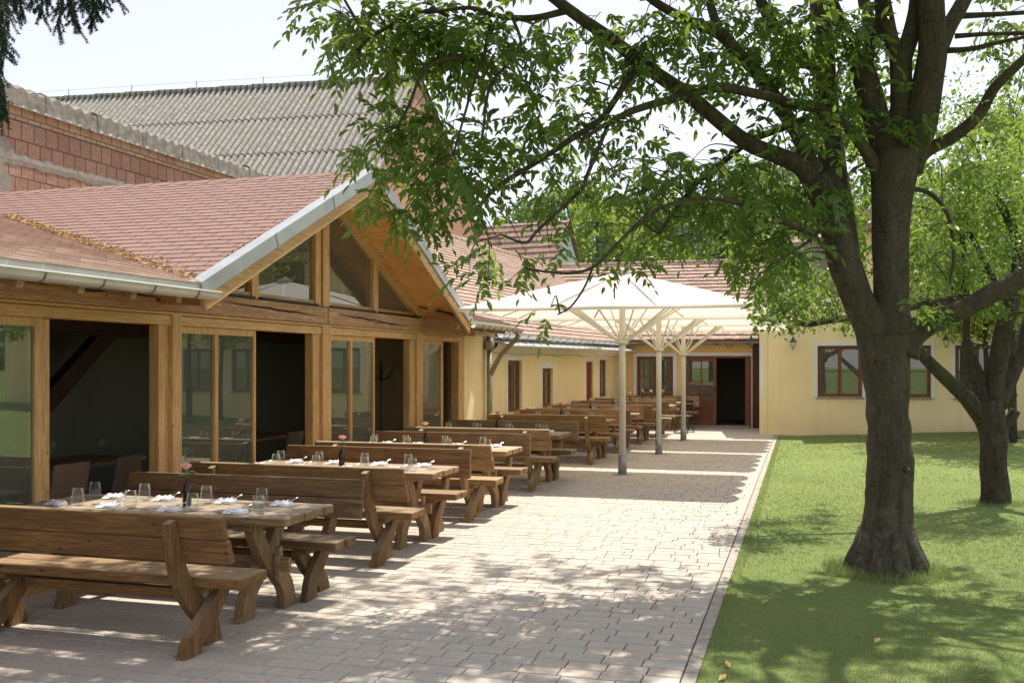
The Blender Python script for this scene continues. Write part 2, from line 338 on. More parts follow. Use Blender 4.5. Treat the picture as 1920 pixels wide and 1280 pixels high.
grid('lawn', xs, ys, lambda x, y: lawn_z(x, y) - .004 + .006 * math.sin(x * 2.1 + y) * math.sin(y * 1.7), M['lawn'])
# grass blades
def blades(n_, x0, x1, y0, y1, hmin, hmax, wd):
    x = rng.uniform(x0, x1, n_); y = rng.uniform(y0, y1, n_)
    z = .046 * np.clip(x, 0, 14) * (lambda t: t * t * (3 - 2 * t))(np.clip((y - 12) / 14, 0, 1)) - .008
    h = rng.uniform(hmin, hmax, n_); a = rng.uniform(0, 2 * np.pi, n_); ln = rng.uniform(.1, .9, n_) * h; b = rng.uniform(0, 2 * np.pi, n_)
    dx, dy = np.cos(a) * wd, np.sin(a) * wd
    V = np.zeros((n_, 3, 3)); V[:, 0] = np.c_[x - dx, y - dy, z]; V[:, 1] = np.c_[x + dx, y + dy, z]; V[:, 2] = np.c_[x + np.cos(b) * ln, y + np.sin(b) * ln, z + h]
    return V.reshape(-1, 3)
def right_edge(y): return .30 * y + 1.0
Vs = []
for (y0, y1, dens, hh, wd) in [(4.6, 8, 3000, (.015, .035), .0022), (8, 12, 1500, (.018, .036), .003), (12, 17, 650, (.02, .035), .0045), (17, 26.2, 240, (.02, .035), .008)]:
    x1 = right_edge(y1); Vs.append(blades(int(dens * (y1 - y0) * (x1 + .5)), -.57, x1, y0, y1, hh[0], hh[1], wd))
V = np.concatenate(Vs)
# longer tufts round the two trunks and along the kerb
def ring(cx, cy, r0, r1, n_, h0, h1):
    V = blades(n_, 0, 1, 0, 1, h0, h1, .003).reshape(n_, 3, 3); a = rng.uniform(0, 6.283, n_); r = rng.uniform(r0, r1, n_)
    off = np.c_[cx + np.cos(a) * r, cy + np.sin(a) * r] - V[:, 0, :2]; V[:, :, 0] += off[:, :1]; V[:, :, 1] += off[:, 1:]; return V.reshape(-1, 3)
V = np.concatenate([V, ring(.72, 9.45, .25, .55, 3500, .04, .10), ring(2.43, 14.3, .2, .4, 1200, .04, .08)])
kb = blades(6000, -.605, -.50, 4.5, 26, .015, .04, .003); V = np.concatenate([V, kb])
g = np_mesh('lawn_grass', V, np.arange(len(V)).reshape(-1, 3), M['blade'])
tag(g, 'short mown green grass of the lawn beside the paved terrace', 'grass', kind='stuff')
# paving: joint bed + individual stones in courses
mb = MB(); mb.box(-6.4, -.68, -6, 29.6, -.12, -.016); tag(mb.build('paving_bed', M['dirt']), kind='structure')
mb = MB(); y = 2.6; course = .157
while y < 29.3:
    x = -6.4 + random.uniform(-.3, 0)
    lim = -.685
    while x < lim:
        L = random.choice([.17, .21, .25, .25, .33, .38]); x1 = min(x + L, lim)
        if lim - x1 < .08: x1 = lim
        if x1 - x > .05:
            h = random.uniform(-.0018, .0018); g_ = .0038; e = .0028
            a, b_, c_, d_ = x + g_, x1 - g_, y + g_ * 1.5, y + course - g_ * 1.5
            vs = [(a, c_, -.016), (b_, c_, -.016), (b_, d_, -.016), (a, d_, -.016),
                  (a, c_, h - .005), (b_, c_, h - .005), (b_, d_, h - .005), (a, d_, h - .005),
                  (a + e, c_ + e, h), (b_ - e, c_ + e, h), (b_ - e, d_ - e, h), (a + e, d_ - e, h)]
            mb.add(vs, [(0, 1, 5, 4), (1, 2, 6, 5), (2, 3, 7, 6), (3, 0, 4, 7), (4, 5, 9, 8), (5, 6, 10, 9), (6, 7, 11, 10), (7, 4, 8, 11), (8, 9, 10, 11)])
        x = x1
    y += course
tag(mb.build('paving', M['paver']), kind='structure')
mb = MB(); y = -6
while y < 26.6:
    mb.box(-.679, -.595, y + .004, y + .996, -.1, .004 + random.uniform(-.002, .002)); y += 1
tag(mb.build('kerb', M['kerb'], bevel=.006), kind='structure')
mb = MB(); mb.box(-.59, .25, 26.12, 26.56, -.1, .001); tag(mb.build('pavement', M['kerb']), kind='structure')

# dark hills and far woods
def hill_z(x, y):
    return -1 + 14 * math.exp(-((x - 10) / 80) ** 2 - ((y - 170) / 55) ** 2) + 10 * math.exp(-((x + 60) / 60) ** 2 - ((y - 190) / 60) ** 2)
grid('hill', [-220 + i * 12 for i in range(37)], [90 + i * 10 for i in range(20)], hill_z, M['field'])

# ================================================================== ROOF COVERINGS
def tile_roof(o, A, U, La, Lu, cw, ch, th, keep=None, jit=.01, lift=.012):
    """o eave corner, A along the eave, U up the slope; tiles are separate overlapping slabs"""
    o = Vector(o); A = Vector(A).normalized(); U = Vector(U).normalized(); N = A.cross(U).normalized()
    if N.z < 0: N = -N
    mb = MB(); r = 0; t = 0.0
    while t < Lu - .01:
        s = -(r % 2) * cw * .5
        while s < La:
            s0, s1 = max(s, 0), min(s + cw, La)
            if s1 - s0 > .03 and (keep is None or keep(o + A * (s0 + s1) / 2 + U * (t + ch * .6))):
                g_ = cw * .02; q = random.uniform(-jit, jit); k = random.uniform(0, lift * .3); t1 = min(t + ch * 1.06, Lu + .02)
                p = lambda a, b, n_: o + A * a + U * b + N * n_
                vs = [p(s0 + g_, t + q, 0), p(s1 - g_, t + q, 0), p(s1 - g_, t + q, lift + th + k), p(s0 + g_, t + q, lift + th + k), p(s0 + g_, t1, 0), p(s1 - g_, t1, 0), p(s1 - g_, t1, th * .6), p(s0 + g_, t1, th * .6)]
                mb.add(vs, [(0, 1, 2, 3), (3, 2, 6, 7), (0, 3, 7, 4), (1, 5, 6, 2)])
            s += cw
        t += ch; r += 1
    return mb
def slab(o, A, U, La, Lu, th):
    o = Vector(o); A = Vector(A).normalized(); U = Vector(U).normalized(); N = A.cross(U).normalized()
    if N.z < 0: N = -N
    mb = MB(); p = lambda a, b, c: o + A * a + U * b + N * c
    vs = [p(0, 0, -th), p(La, 0, -th), p(La, Lu, -th), p(0, Lu, -th), p(0, 0, -.002), p(La, 0, -.002), p(La, Lu, -.002), p(0, Lu, -.002)]
    return mb.add(vs, [(3, 2, 1, 0), (4, 5, 6, 7), (0, 1, 5, 4), (1, 2, 6, 5), (2, 3, 7, 6), (3, 0, 4, 7)])
def wall_holes(x0, x1, z0, z1, holes, y0=0.0, y1=.3, topf=None):
    """wall sheet with real openings; local x along, y inwards. holes (xa,xb,za,zb)"""
    mb = MB(); X = sorted({x0, x1, *[h[0] for h in holes], *[h[1] for h in holes]}); Zs = sorted({z0, z1, *[h[2] for h in holes], *[h[3] for h in holes]})
    inh = lambda x, z: any(h[0] < x < h[1] and h[2] < z < h[3] for h in holes)
    for i in range(len(X) - 1):
        for j in range(len(Zs) - 1):
            if not inh((X[i] + X[i + 1]) / 2, (Zs[j] + Zs[j + 1]) / 2):
                for yy, fl in ((y0, 0), (y1, 1)):
                    f = (0, 1, 2, 3) if not fl else (3, 2, 1, 0)
                    mb.add([(X[i], yy, Zs[j]), (X[i + 1], yy, Zs[j]), (X[i + 1], yy, Zs[j + 1]), (X[i], yy, Zs[j + 1])], [f])
    for h in holes + [(x0, x1, z0, z1)]:
        a, b, c, d = h
        mb.add([(a, y0, c), (a, y0, d), (a, y1, d), (a, y1, c)], [(0, 1, 2, 3)]); mb.add([(b, y0, c), (b, y0, d), (b, y1, d), (b, y1, c)], [(3, 2, 1, 0)])
        mb.add([(a, y0, c), (b, y0, c), (b, y1, c), (a, y1, c)], [(0, 3, 2, 1)]); mb.add([(a, y0, d), (b, y0, d), (b, y1, d), (a, y1, d)], [(0, 1, 2, 3)])
    return mb
def frame_mb(mb, x0, x1, z0, z1, y0, y1, t, bottom=True):
    mb.box(x0, x0 + t, y0, y1, z0, z1); mb.box(x1 - t, x1, y0, y1, z0, z1); mb.box(x0 + t, x1 - t, y0 + .001, y1, z1 - t, z1)
    if bottom: mb.box(x0 + t, x1 - t, y0 + .001, y1, z0, z0 + t)
    return mb
def window(par, x0, x1, z0, z1, yf=.06, sash=2, bars=1, sill=True, surround=.09, mat_f=None, curtain=False):
    """brown timber window in a hole x0..x1,z0..z1 of the parent's wall"""
    mf = mat_f or M['doorwood']
    w_ = frame_mb(MB(), x0, x1, z0, z1, yf, yf + .07, .045).build('window', mf, par, bevel=.004)
    n_ = sash; wd = (x1 - x0 - .09) / n_
    for i in range(n_):
        a = x0 + .045 + i * wd; b = a + wd
        mb = frame_mb(MB(), a + .003, b - .003, z0 + .048, z1 - .048, yf + .012, yf + .055, .045)
        for k in range(bars):
            zz = z0 + (z1 - z0) * (k + 1) / (bars + 1); mb.box(a + .048, b - .048, yf + .018, yf + .05, zz - .013, zz + .013)
        mb.build('sash', mf, w_, bevel=.003)
        MB().box(a + .04, b - .04, yf + .032, yf + .036, z0 + .09, z1 - .09).build('pane', M['pane'], w_)
    if sill: MB().box(x0 - .04, x1 + .04, -.05, yf - .002, z0 - .035, z0 - .003).build('sill', M['zincdark'], w_, bevel=.003)
    if curtain:
        mb = MB(); pts = [(x0 + .05 + i * .03, .2 + .02 * math.sin(i * 2.1)) for i in range(int((x1 - x0 - .1) / .03))]
        for (a, b), (c, d) in zip(pts[:-1], pts[1:]): mb.add([(a, b, z0 + .05), (c, d, z0 + .05), (c, d, z1 - .05), (a, b, z1 - .05)], [(0, 1, 2, 3)])
        mb.build('curtain', M['curtain'], w_, smooth=True)
    if surround:
        s = surround; mb = MB(); mb.box(x0 - s, x0, -.02, .0, z0 - .002, z1 + s); mb.box(x1, x1 + s, -.02, .0, z0 - .002, z1 + s); mb.box(x0, x1, -.0195, .0, z1, z1 + s)
        mb.build('surround', M['white'], w_, bevel=.003)
    return w_

# ================================================================== GLASS PAVILION (timber, gabled)
GX = -5.97; GC = 11.72; AP = 4.27; FT = 2.56; SL = (AP - FT) / 3.75; OV = -5.23
pav = empty('garden_pavilion', (GX, 0, 0), R(90), label='timber and glass dining pavilion with a red brown shingled gable roof, open to the terrace', cat='pavilion')
# local: x = world Y, y = -(X-GX)
fy = lambda u: facY(u, GX)
X_END = fy(868)
# frames: (kind,u0,u1)
HD = 2.22
def post(u0, u1, z1=2.30, y0=-.04, y1=.10, name='post', z0=0):
    return MB().box(fy(u0), fy(u1), y0, y1, z0, z1).build(name, M['larch_v'], pav, bevel=.006)
for u0, u1, a, b in [(307, 316, 0, .1), (316, 333, -.05, .12), (586, 599, -.005, .11), (599, 615, -.05, .12), (767, 777, -.01, .1), (777, 788, -.05, .12), (857, 868, -.03, .12), (294, 306, -.02, .09)]:
    post(u0, u1, HD + (.11 if a == -.05 else -.001), a, b)
MB().box(1.0, X_END, -.03, .13, HD, HD + .095).build('header', M['larch_h'], pav, bevel=.006)
MB().box(1.0, X_END, -.055, .0, HD + .10, HD + .125).build('drip_moulding', M['larch_h'], pav, bevel=.003)
bm_ = MB().box(1.0, GC - .01, -.07, .15, HD + .13, 2.565).build('tie_beam', M['beam'], pav, bevel=.012)
MB().box(GC + .01, X_END + .5, -.072, .15, HD + .128, 2.567).build('tie_beam', M['beam'], pav, bevel=.012)
# drying cracks along the beam, cut as thin dark grooves standing on its face
def crack(x0, x1, z0, z1, n_=14, seed=1):
    r = random.Random(seed); mb = MB(); up = []; lo = []
    for i in range(n_ + 1):
        t = i / n_; x = x0 + (x1 - x0) * t; z = z0 + (z1 - z0) * t + r.uniform(-.008, .008); th = .011 * math.sin(math.pi * t) + .001
        up.append((x, -.0735, z + th)); lo.append((x, -.0735, z - th))
    mb.add(lo + up, [(i, i + 1, n_ + 2 + i, n_ + 1 + i) for i in range(n_)]); return mb
M['crack'] = simple('crack_shadow_wood', (.03, .012, .006), .9)
cm = MB()
for i, c_ in enumerate([(9.2, 11.6, 2.50, 2.44), (11.95, 13.6, 2.49, 2.45), (13.0, 14.4, 2.44, 2.42), (6.4, 8.4, 2.49, 2.47)]):
    t = crack(*c_, seed=i); cm.add(t.v, t.f)
cm.build('drying_crack', M['crack'], pav)
# floor threshold
MB().box(1.0, X_END, -.06, .14, -.02, .03).build('threshold', M['larch_h'], pav, bevel=.004)
# glazed leaves
def leaf(name, u0, u1, y, st_=.06, mull=None, z0=.03, z1=HD - .003, rail=.07, brail=.12):
    x0, x1 = fy(u0), fy(u1)
    mb = MB(); mb.box(x0, x0 + st_, y, y + .05, z0, z1); mb.box(x1 - st_, x1, y, y + .05, z0, z1)
    mb.box(x0 + st_, x1 - st_, y + .002, y + .048, z1 - rail, z1); mb.box(x0 + st_, x1 - st_, y + .002, y + .048, z0, z0 + brail)
    if mull: mm = fy(mull); mb.box(mm - .03, mm + .03, y - .01, y + .052, z0 + brail, z1 - rail)
    o = mb.build(name, M['larch_v'], pav, bevel=.004)
    MB().box(x0 + st_ - .01, x1 - st_ + .01, y + .022, y + .028, z0 + brail - .01, z1 - rail + .01).build('pane', M['pane'], o)
    return o
leaf('sliding_door', -420, 80, .0, .085)
leaf('sliding_door', -250, 107, .075, .08)
leaf('glazed_panel', 333, 480, .0, .045, 405, brail=.16)
leaf('glazed_panel', 615, 703, .0, .045, 658, brail=.16)
leaf('sliding_door', 788, 831, .0, .09, brail=.16)
leaf('sliding_door', 480, 500, .07, .03) if False else None
# gable glazing above the beam
def roofline(x, d=.0): return AP - SL * abs(x - GC) - .17 - d
gz = 2.575
def gpost(x0, x1, y0=-.03, y1=.09):
    mb = MB(); vs = []
    za, zb = roofline(x0) + .06, roofline(x1) + .06
    for yy in (y0, y1): vs += [(x0, yy, gz), (x1, yy, gz), (x1, yy, zb), (x0, yy, za)]
    mb.add(vs, [(0, 1, 2, 3), (7, 6, 5, 4), (0, 4, 5, 1), (1, 5, 6, 2), (2, 6, 7, 3), (3, 7, 4, 0)]); mb.build('gable_post', M['larch_v'], pav, bevel=.004)
for x0, x1 in ((GC - .27, GC - .13), (GC - .1, GC + .08), (fy(468), fy(481)), (fy(697), fy(706))): gpost(x0, x1, -.03 if x1 != GC + .08 else -.05)
def gpane(x0, x1, name='gable_window'):
    t = .05; p = [(x0, gz), (x1, gz), (x1, max(gz + .01, roofline(x1))), (x0, max(gz + .01, roofline(x0)))]
    c = Vector((sum(q[0] for q in p) / 4, sum(q[1] for q in p) / 4))
    mb = MB()
    # bottom rail, and slanted top rail
    mb.box(x0, x1, -.01, .06, gz, gz + .07)
    a, b = Vector((x0, .025, roofline(x0) - .02)), Vector((x1, .025, roofline(x1) - .02))
    if a.z < gz + .03: a = Vector((x0 + (gz + .03 - a.z) / SL, .025, gz + .03))
    if b.z < gz + .03: b = Vector((x1 - (gz + .03 - b.z) / SL, .025, gz + .03))
    mb.beam(a, b, .07, .08)
    o = mb.build(name, M['larch_h'], pav, bevel=.003)
    MB().add([(x0, .02, gz + .03), (x1, .02, gz + .03), (x1, .02, max(gz + .04, roofline(x1))), (x0, .02, max(gz + .04, roofline(x0)))], [(0, 1, 2, 3)]).build('pane', M['pane'], o)
    MB().box(x0, x1, -.075, -.012, gz - .004, gz + .022).build('sill', M['iron'], o)
for a, b in ((GC - 3.3, fy(468)), (fy(481), GC - .27), (GC + .08, fy(697)), (fy(706), GC + 3.3)): gpane(a, b)
# rafters on the facade and at the overhang, barge boards with zinc
yo = -(OV - GX)      # local y of overhang plane = -.74
yo = GX - OV
for sgn in (-1, 1):
    e = lambda k, y, dz: (GC + sgn * k, y, AP - SL * k + dz)
    MB().beam(e(0.02, -.0, -.14), e(3.6, -.0, -.14), .14, .17).build('rafter', M['larch_h'], pav, bevel=.006)
    MB().beam(e(0.01, yo + .03, -.12), e(3.80, yo + .03, -.12), .045, .20).build('barge_board', M['larch_h'], pav, bevel=.004)
    mb = MB().beam(e(0, yo - .008, -.012), e(3.84, yo - .008, -.002), .016, .135); mb.beam(e(0, yo + .06, .066), e(3.84, yo + .06, .066), .15, .012)
    for q_ in (1.2, 2.5): mb.beam(e(q_, yo - .018, -.012), e(q_ + .02, yo - .018, -.012), .006, .17)
    mb.build('zinc_verge', M['zincverge'], pav)
    # boarded soffit
    mb = MB(); n_ = 26
    for i in range(n_):
        k0, k1 = 3.75 * i / n_, 3.75 * (i + .985) / n_
        a, b = e(k0, yo + .05, -.055), e(k1, yo + .05, -.055); c_, d_ = e(k1, -.07, -.055), e(k0, -.07, -.055)
        lo = [Vector(p) for p in (a, b, c_, d_)]; hi = [p + Vector((0, 0, .02)) for p in lo]
        mb.add(lo + hi, [(3, 2, 1, 0), (4, 5, 6, 7), (0, 1, 5, 4), (1, 2, 6, 5), (2, 3, 7, 6), (3, 0, 4, 7)])
    mb.build('soffit', M['soffit'], pav)
# bracket beam ends at the gable feet
MB().beam((GC + 3.45, .1, 2.50), (GC + 3.45, yo + .08, 2.46), .14, .16).build('purlin_end', M['beam'], pav, bevel=.01)
MB().beam((GC - 3.45, .1, 2.50), (GC - 3.45, yo + .08, 2.46), .14, .16).build('purlin_end', M['beam'], pav, bevel=.01)
MB().beam((GC, .1, AP - .27), (GC, yo + .07, AP - .27), .14, .2).build('purlin_end', M['larch_h'], pav, bevel=.01)
# gable roof shingles: left slope (world coordinates mapped to local: x=Y, y=-(X-GX))
sl2 = .25
def left_roof_z(ly): return FT + sl2 * (ly - yo)
RL = 6.76
U_l = Vector((1, 0, SL)); U_r = Vector((-1, 0, SL)); slen = 3.82 * math.sqrt(1 + SL * SL)
keepL = lambda p: p.z > left_roof_z(p.y) - .12
mbL = tile_roof((GC - 3.82, yo - .0, AP - SL * 3.82 + .02), (0, 1, 0), U_l, RL, slen, .34, .142, .003, keepL, .002, .0055)
rf = mbL.build('gable_roof', M['shingle'], pav)
tile_roof((GC + 3.82, yo, AP - SL * 3.82 + .02), (0, 1, 0), U_r, RL, slen, .34, .142, .003, lambda p: p.z > left_roof_z(p.y) - .12, .002, .0055).build('gable_roof', M['shingle'], pav)
def deck(sgn):
    mb = MB(); a = [(GC, yo + .04, AP - .02), (GC, yo + RL, AP - .02), (GC + sgn * 3.8, yo + RL, AP - SL * 3.8 - .02), (GC + sgn * 3.8, yo + .04, AP - SL * 3.8 - .02)]
    b = [(x, y, z + .03) for x, y, z in a]; mb.add(a + b, [(0, 1, 2, 3), (7, 6, 5, 4), (0, 4, 5, 1), (1, 5, 6, 2), (2, 6, 7, 3), (3, 7, 4, 0)]); return mb
deck(-1).build('roof_deck', M['inwood'], pav); deck(1).build('roof_deck', M['inwood'], pav)
mb = MB()
for i in range(int(RL / .3)):
    y0 = yo + i * .3; mb.add([(GC - .12, y0, AP - .02), (GC, y0, AP + .045), (GC + .12, y0, AP - .02), (GC - .12, y0 + .32, AP - .03), (GC, y0 + .32, AP + .035), (GC + .12, y0 + .32, AP - .03)], [(0, 1, 4, 3), (1, 2, 5, 4), (0, 2, 1)])
mb.build('ridge_cap', M['shingle'], pav)
# low side roofs either side of the gable
for (xa, xb, nm) in ((.5, GC - 3.72, 'side_roof'), (GC + 3.76, 18.3, 'side_roof')):
    ue = Vector((0, 1, sl2))
    far = GC if xa < 5 else xb; near = xa
    if xa > 5: near = xa - 4.0
    kp = (lambda p: p.z > AP - SL * (GC - p.x) - .12 if p.x < GC else True) if xa < 5 else (lambda p: p.z > AP - SL * (p.x - GC) - .12)
    kk = (lambda p, kp=kp: kp(p))
    tile_roof((near, yo + .0, FT + .0), (1, 0, 0), ue, far - near, 6.85, .34, .142, .004, kk, .003, .009).build(nm, M['shingle2'] if xa < 5 else M['shingle'], pav)
    slab((xa, yo + .02, FT - .01), (1, 0, 0), ue, xb - xa, 6.9, .05).build('roof_deck', M['larch_h'], pav)
    # gutter: half round open channel with brackets, zinc apron
    gy, gzz, gr = yo - .045, FT - .10, .07
    mb = MB(); prof = [(gy + gr * math.cos(t), gzz + .03 + gr * math.sin(t)) for t in [math.pi * (1 + i / 10) for i in range(11)]]
    x1g = xb + (.02 if xa < 5 else 0)
    inner = [(gy + (gr - .006) * math.cos(t), gzz + .03 + (gr - .006) * math.sin(t)) for t in [math.pi * (2 - i / 10) for i in range(11)]]
    mb.prism(prof + inner, xa, x1g); mb.tube([(xa, gy - gr, gzz + .033), (x1g, gy - gr, gzz + .033)], .009, 8)
    gt = mb.build('gutter', M['gutter'], pav, smooth=False)
    x = xa + .35
    while x < x1g:
        MB().tube([(x, gy + (gr + .006) * math.cos(t), gzz + .03 + (gr + .006) * math.sin(t)) for t in [math.pi * (1 + i / 8) for i in range(9)]], .006, 5).build('bracket', M['zincdark'], gt); x += .62 if xa < 5 else .35
    MB().beam((xa, yo + .02, FT - .045), (x1g - .03, yo + .02, FT - .045), .006, .12).build('zinc_apron', M['zinc'], pav)
    # rafter tails under the eave
    x = xa + .3
    while x < xb - .1:
        MB().beam((x, .05, FT + sl2 * (.05 - yo) - .13), (x, yo + .05, FT - .13), .07, .11).build('rafter', M['beam'], pav, bevel=.004); x += .62
    MB().box(xa, xb, -.02, .02, 2.57, FT + sl2 * (-yo) - .03).build('eave_board', M['larch_h'], pav)
# yellow pier right of the timber front, with downpipe
MB().box(X_END, 18.75, -.01, .3, 0, 2.56).build('plaster_pier', M['yellow'], pav, bevel=.006)
MB().box(18.72, 18.76, -.015, 6.0, 0, 2.56).build('side_wall', M['yellow'], pav)
MB().box(17.85, 18.1, -.35, -.012, 2.36, 2.50).build('beam_end', M['cream'], pav, bevel=.01)
dpx = facY(918, -5.85)
mb = MB().tube([(dpx, -.12, 0.0), (dpx, -.12, 2.15)], .055, 14); mb.build('downpipe', M['zincdark'], pav, smooth=True)
jx = facY(918, -5.85)
MB().tube(cr([(18.1, yo - .045, 2.44), (18.12, yo - .04, 2.32), (18.3, -.42, 2.02), (jx, -.14, 1.62), (jx, -.125, 1.5)], 4), .045, 12).build('downpipe', M['zincdark'], pav, smooth=True)
MB().lathe([(.07, 0), (.1, .02), (.1, .12), (.06, .26)], 14, (dpx, -.12, 2.1)).build('rain_hopper', M['zincdark'], pav, smooth=True)
# inside: floor, back wall, ceiling, timber frame
MB().box(1, 18.7, .14, 5.9, -.08, .0).build('inside_floor', M['inwood'], pav)
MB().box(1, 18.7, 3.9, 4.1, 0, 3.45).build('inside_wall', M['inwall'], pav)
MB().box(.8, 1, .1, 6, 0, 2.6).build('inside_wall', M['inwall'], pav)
MB().box(1, 7.8, .16, 3.9, 2.58, 2.64).build('ceiling', M['inwood'], pav)
MB().box(15.6, 18.7, .16, 3.9, 2.58, 2.64).build('ceiling', M['inwood'], pav)
px_ = 10.4
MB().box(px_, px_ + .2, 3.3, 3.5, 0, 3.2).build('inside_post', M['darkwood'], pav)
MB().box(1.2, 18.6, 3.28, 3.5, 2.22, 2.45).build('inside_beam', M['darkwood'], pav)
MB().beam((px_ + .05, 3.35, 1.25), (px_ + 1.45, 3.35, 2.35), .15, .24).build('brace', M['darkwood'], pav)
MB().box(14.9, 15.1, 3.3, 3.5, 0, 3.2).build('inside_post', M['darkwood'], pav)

# leaf litter lying in the roof valley
lt = MB(); pts = []
for i in range(2600):
    t = random.random() ** .8; k = t * 4.6
    ly = yo + .0 + k; lx = GC - 3.75 + k * (sl2 / SL)
    off = random.gauss(0, .045 + .05 * (1 - t)); lx2 = lx - abs(off) * 1.0 if random.random() < .6 else lx + abs(off) * .7
    lz = max(left_roof_z(ly), AP - SL * (GC - lx2)) + .02 + random.uniform(0, .025)
    if random.random() < .22:      # along the verge
        kk = random.uniform(.6, 3.0); lx2 = GC - 3.7 + kk; ly = yo + random.uniform(.14, .14 + .10 * (1 - kk / 3.3) + .02); lz = AP - SL * (GC - lx2) + .03 + random.uniform(0, .015)
    s = random.uniform(.008, .02); a = Vector((random.uniform(-1, 1), random.uniform(-1, 1), random.uniform(-.4, .4))).normalized() * s; b = Vector((random.uniform(-1, 1), random.uniform(-1, 1), random.uniform(-.4, .4))).normalized() * s
    p = Vector((GX - ly, lx2, lz)); lt.add([p - a, p + b, p + a, p - b], [(0, 1, 2, 3)])
tag(lt.build('leaf_litter', island('dry_litter', [(.42, .27, .09), (.58, .40, .17), (.30, .17, .06), (.65, .48, .22)], .9)), 'dry straw coloured catkins and leaves heaped in the valley of the shingled roof', 'leaf litter', kind='stuff')

# ================================================================== YELLOW WING (left, low) with old windows
WA, WB = Vector((-5.97, 18.76, 0)), Vector((-5.18, 29.1, 0)); wd = (WB - WA); WL = wd.length; wang = math.atan2(wd.y, wd.x)
wing = empty('low_yellow_wing', WA, wang, label='low yellow plastered wing with small brown windows, white cornice and wide zinc gutter', cat='building')
def wx(u):     # distance along the wing wall of pixel column u
    a = (u - 960) / F; dx, dy = a * ct - st, a * st + ct; d = wd.normalized()
    # WA + s d = k (dx,dy)
    det = d.x * (-dy) - d.y * (-dx); s = (-WA.x * (-dy) + WA.y * (-dx)) / det; return s
def wz(u, v):
    s = wx(u); p = WA + wd.normalized() * s; zc = -p.x * st + p.y * ct; return EZ - (v - HV) / F * zc
wins = [(wx(952), wx(978), wz(965, 772), 1.90), (wx(1017), wx(1036), wz(1027, 763), wz(1027, 690)), (wx(1124), wx(1138), wz(1130, 744), 1.93)]
dr = (wx(1099), wx(1112), 0.02, 1.88)
wall_holes(0, WL, 0, 2.12, [w_ for w_ in wins] + [dr], 0, .35).build('wall', M['yellow'], wing)
for w_ in wins:
    window(wing, *w_, yf=.05, sash=2, bars=1, surround=0, sill=False, curtain=(w_ is wins[0]))
for w_ in wins + [dr]:
    mb = MB(); s = .09; mb.box(w_[0] - s, w_[0], -.008, .0, w_[2] - .05, w_[3] + .16); mb.box(w_[1], w_[1] + s * .4, -.008, .0, w_[2] - .05, w_[3] + .16); mb.box(w_[0], w_[1], -.0075, .0, w_[3], w_[3] + .16); mb.build('surround', M['white'], wing)
M['reddoor'] = wood('red_brown_door', (.20, .035, .015), (.30, .06, .03), 2, .5, knots=False)
d_ = MB().box(dr[0], dr[1], .04, .09, .02, 1.88).build('door', M['reddoor'], wing)
# cornice, gutter and roof
prof = [(0.0, 2.02), (-.05, 2.06), (-.13, 2.11), (-.20, 2.18), (-.22, 2.24), (0, 2.24)]
mb = MB(); n_ = 30
secs = [[(WL * i / n_, p[0], p[1] + .018 * math.sin(i * .9) + .012 * math.sin(i * 2.3)) for p in prof] for i in range(n_ + 1)]
vs = [p for s_ in secs for p in s_]; k = len(prof)
mb.add(vs, [(i * k + j, i * k + (j + 1) % k, (i + 1) * k + (j + 1) % k, (i + 1) * k + j) for i in range(n_) for j in range(k)])
mb.build('cornice', M['cream'], wing, smooth=True)
mb = MB(); n_ = 22
for i in range(n_):       # standing zinc apron sheets with seams
    a, b = WL * i / n_, WL * (i + 1) / n_
    mb.add([(a, -.50, 2.21), (b, -.50, 2.21), (b, -.02, 2.33), (a, -.02, 2.33)], [(0, 1, 2, 3)]); mb.beam((b - .01, -.50, 2.222), (b - .01, -.02, 2.342), .008, .02)
mb.box(0, WL, -.505, -.495, 2.18, 2.21)
mb.build('zinc_apron', M['zinc'], wing)
mb = MB(); gr = .085; gy, gz2 = -.27, 2.43
prof = [(gy + gr * math.cos(t), gz2 + gr * math.sin(t)) for t in [math.pi * (1 + i / 12) for i in range(13)]]; inn = [(gy + (gr - .006) * math.cos(t), gz2 + (gr - .006) * math.sin(t)) for t in [math.pi * (2 - i / 12) for i in range(13)]]
mb.prism(prof + inn, .0, WL); g_ = mb.build('gutter', M['zinc'], wing)
x = .3
while x < WL: mb = MB(); mb.tube([(x, gy + (gr + .006) * math.cos(t), gz2 + (gr + .006) * math.sin(t)) for t in [math.pi * (.95 + i / 8) for i in range(9)]], .007, 5); mb.tube([(x, gy - .02, gz2 - gr), (x, gy - .02, 2.28)], .006, 5); x += .55; mb.build('bracket', M['zincdark'], g_)
ps = math.atan2(5.15 - 2.46, 3.75)
U_ = Vector((0, math.cos(ps), math.sin(ps))); Lu = 3.95 / math.cos(ps)
tile_roof((-.8, -.2, 2.44), (1, 0, 0), U_, WL + 6, Lu, .19, .165, .012, None, .012, .016).build('roof', M['tile'], wing)
slab((-.7, -.18, 2.44), (1, 0, 0), U_, WL + 5.9, Lu, .08).build('roof_deck', M['inwood'], wing)
slab((-.8, 7.7, 2.44), (1, 0, 0), Vector((0, -math.cos(ps), math.sin(ps))), WL + 6, Lu, .08).build('roof_deck', M['tile'], wing)
tp = Vector((0, -.2, 2.44)) + U_ * Lu
mb = MB()
for i in range(int((WL + 6) / .33)):
    x0 = -.8 + i * .33; z_ = random.uniform(0, .012); mb.tube([(x0, tp.y, tp.z - .03 + z_), (x0 + .35, tp.y, tp.z - .02 + z_)], [.11, .095], 10)
mb.build('ridge_tiles', M['tile'], wing)
mb = MB(); mb.box(wx(1030) + .8, wx(1030) + 1.35, 1.9, 2.2, 3.2, 4.35); mb.build('chimney', M['asph'], wing, bevel=.01)

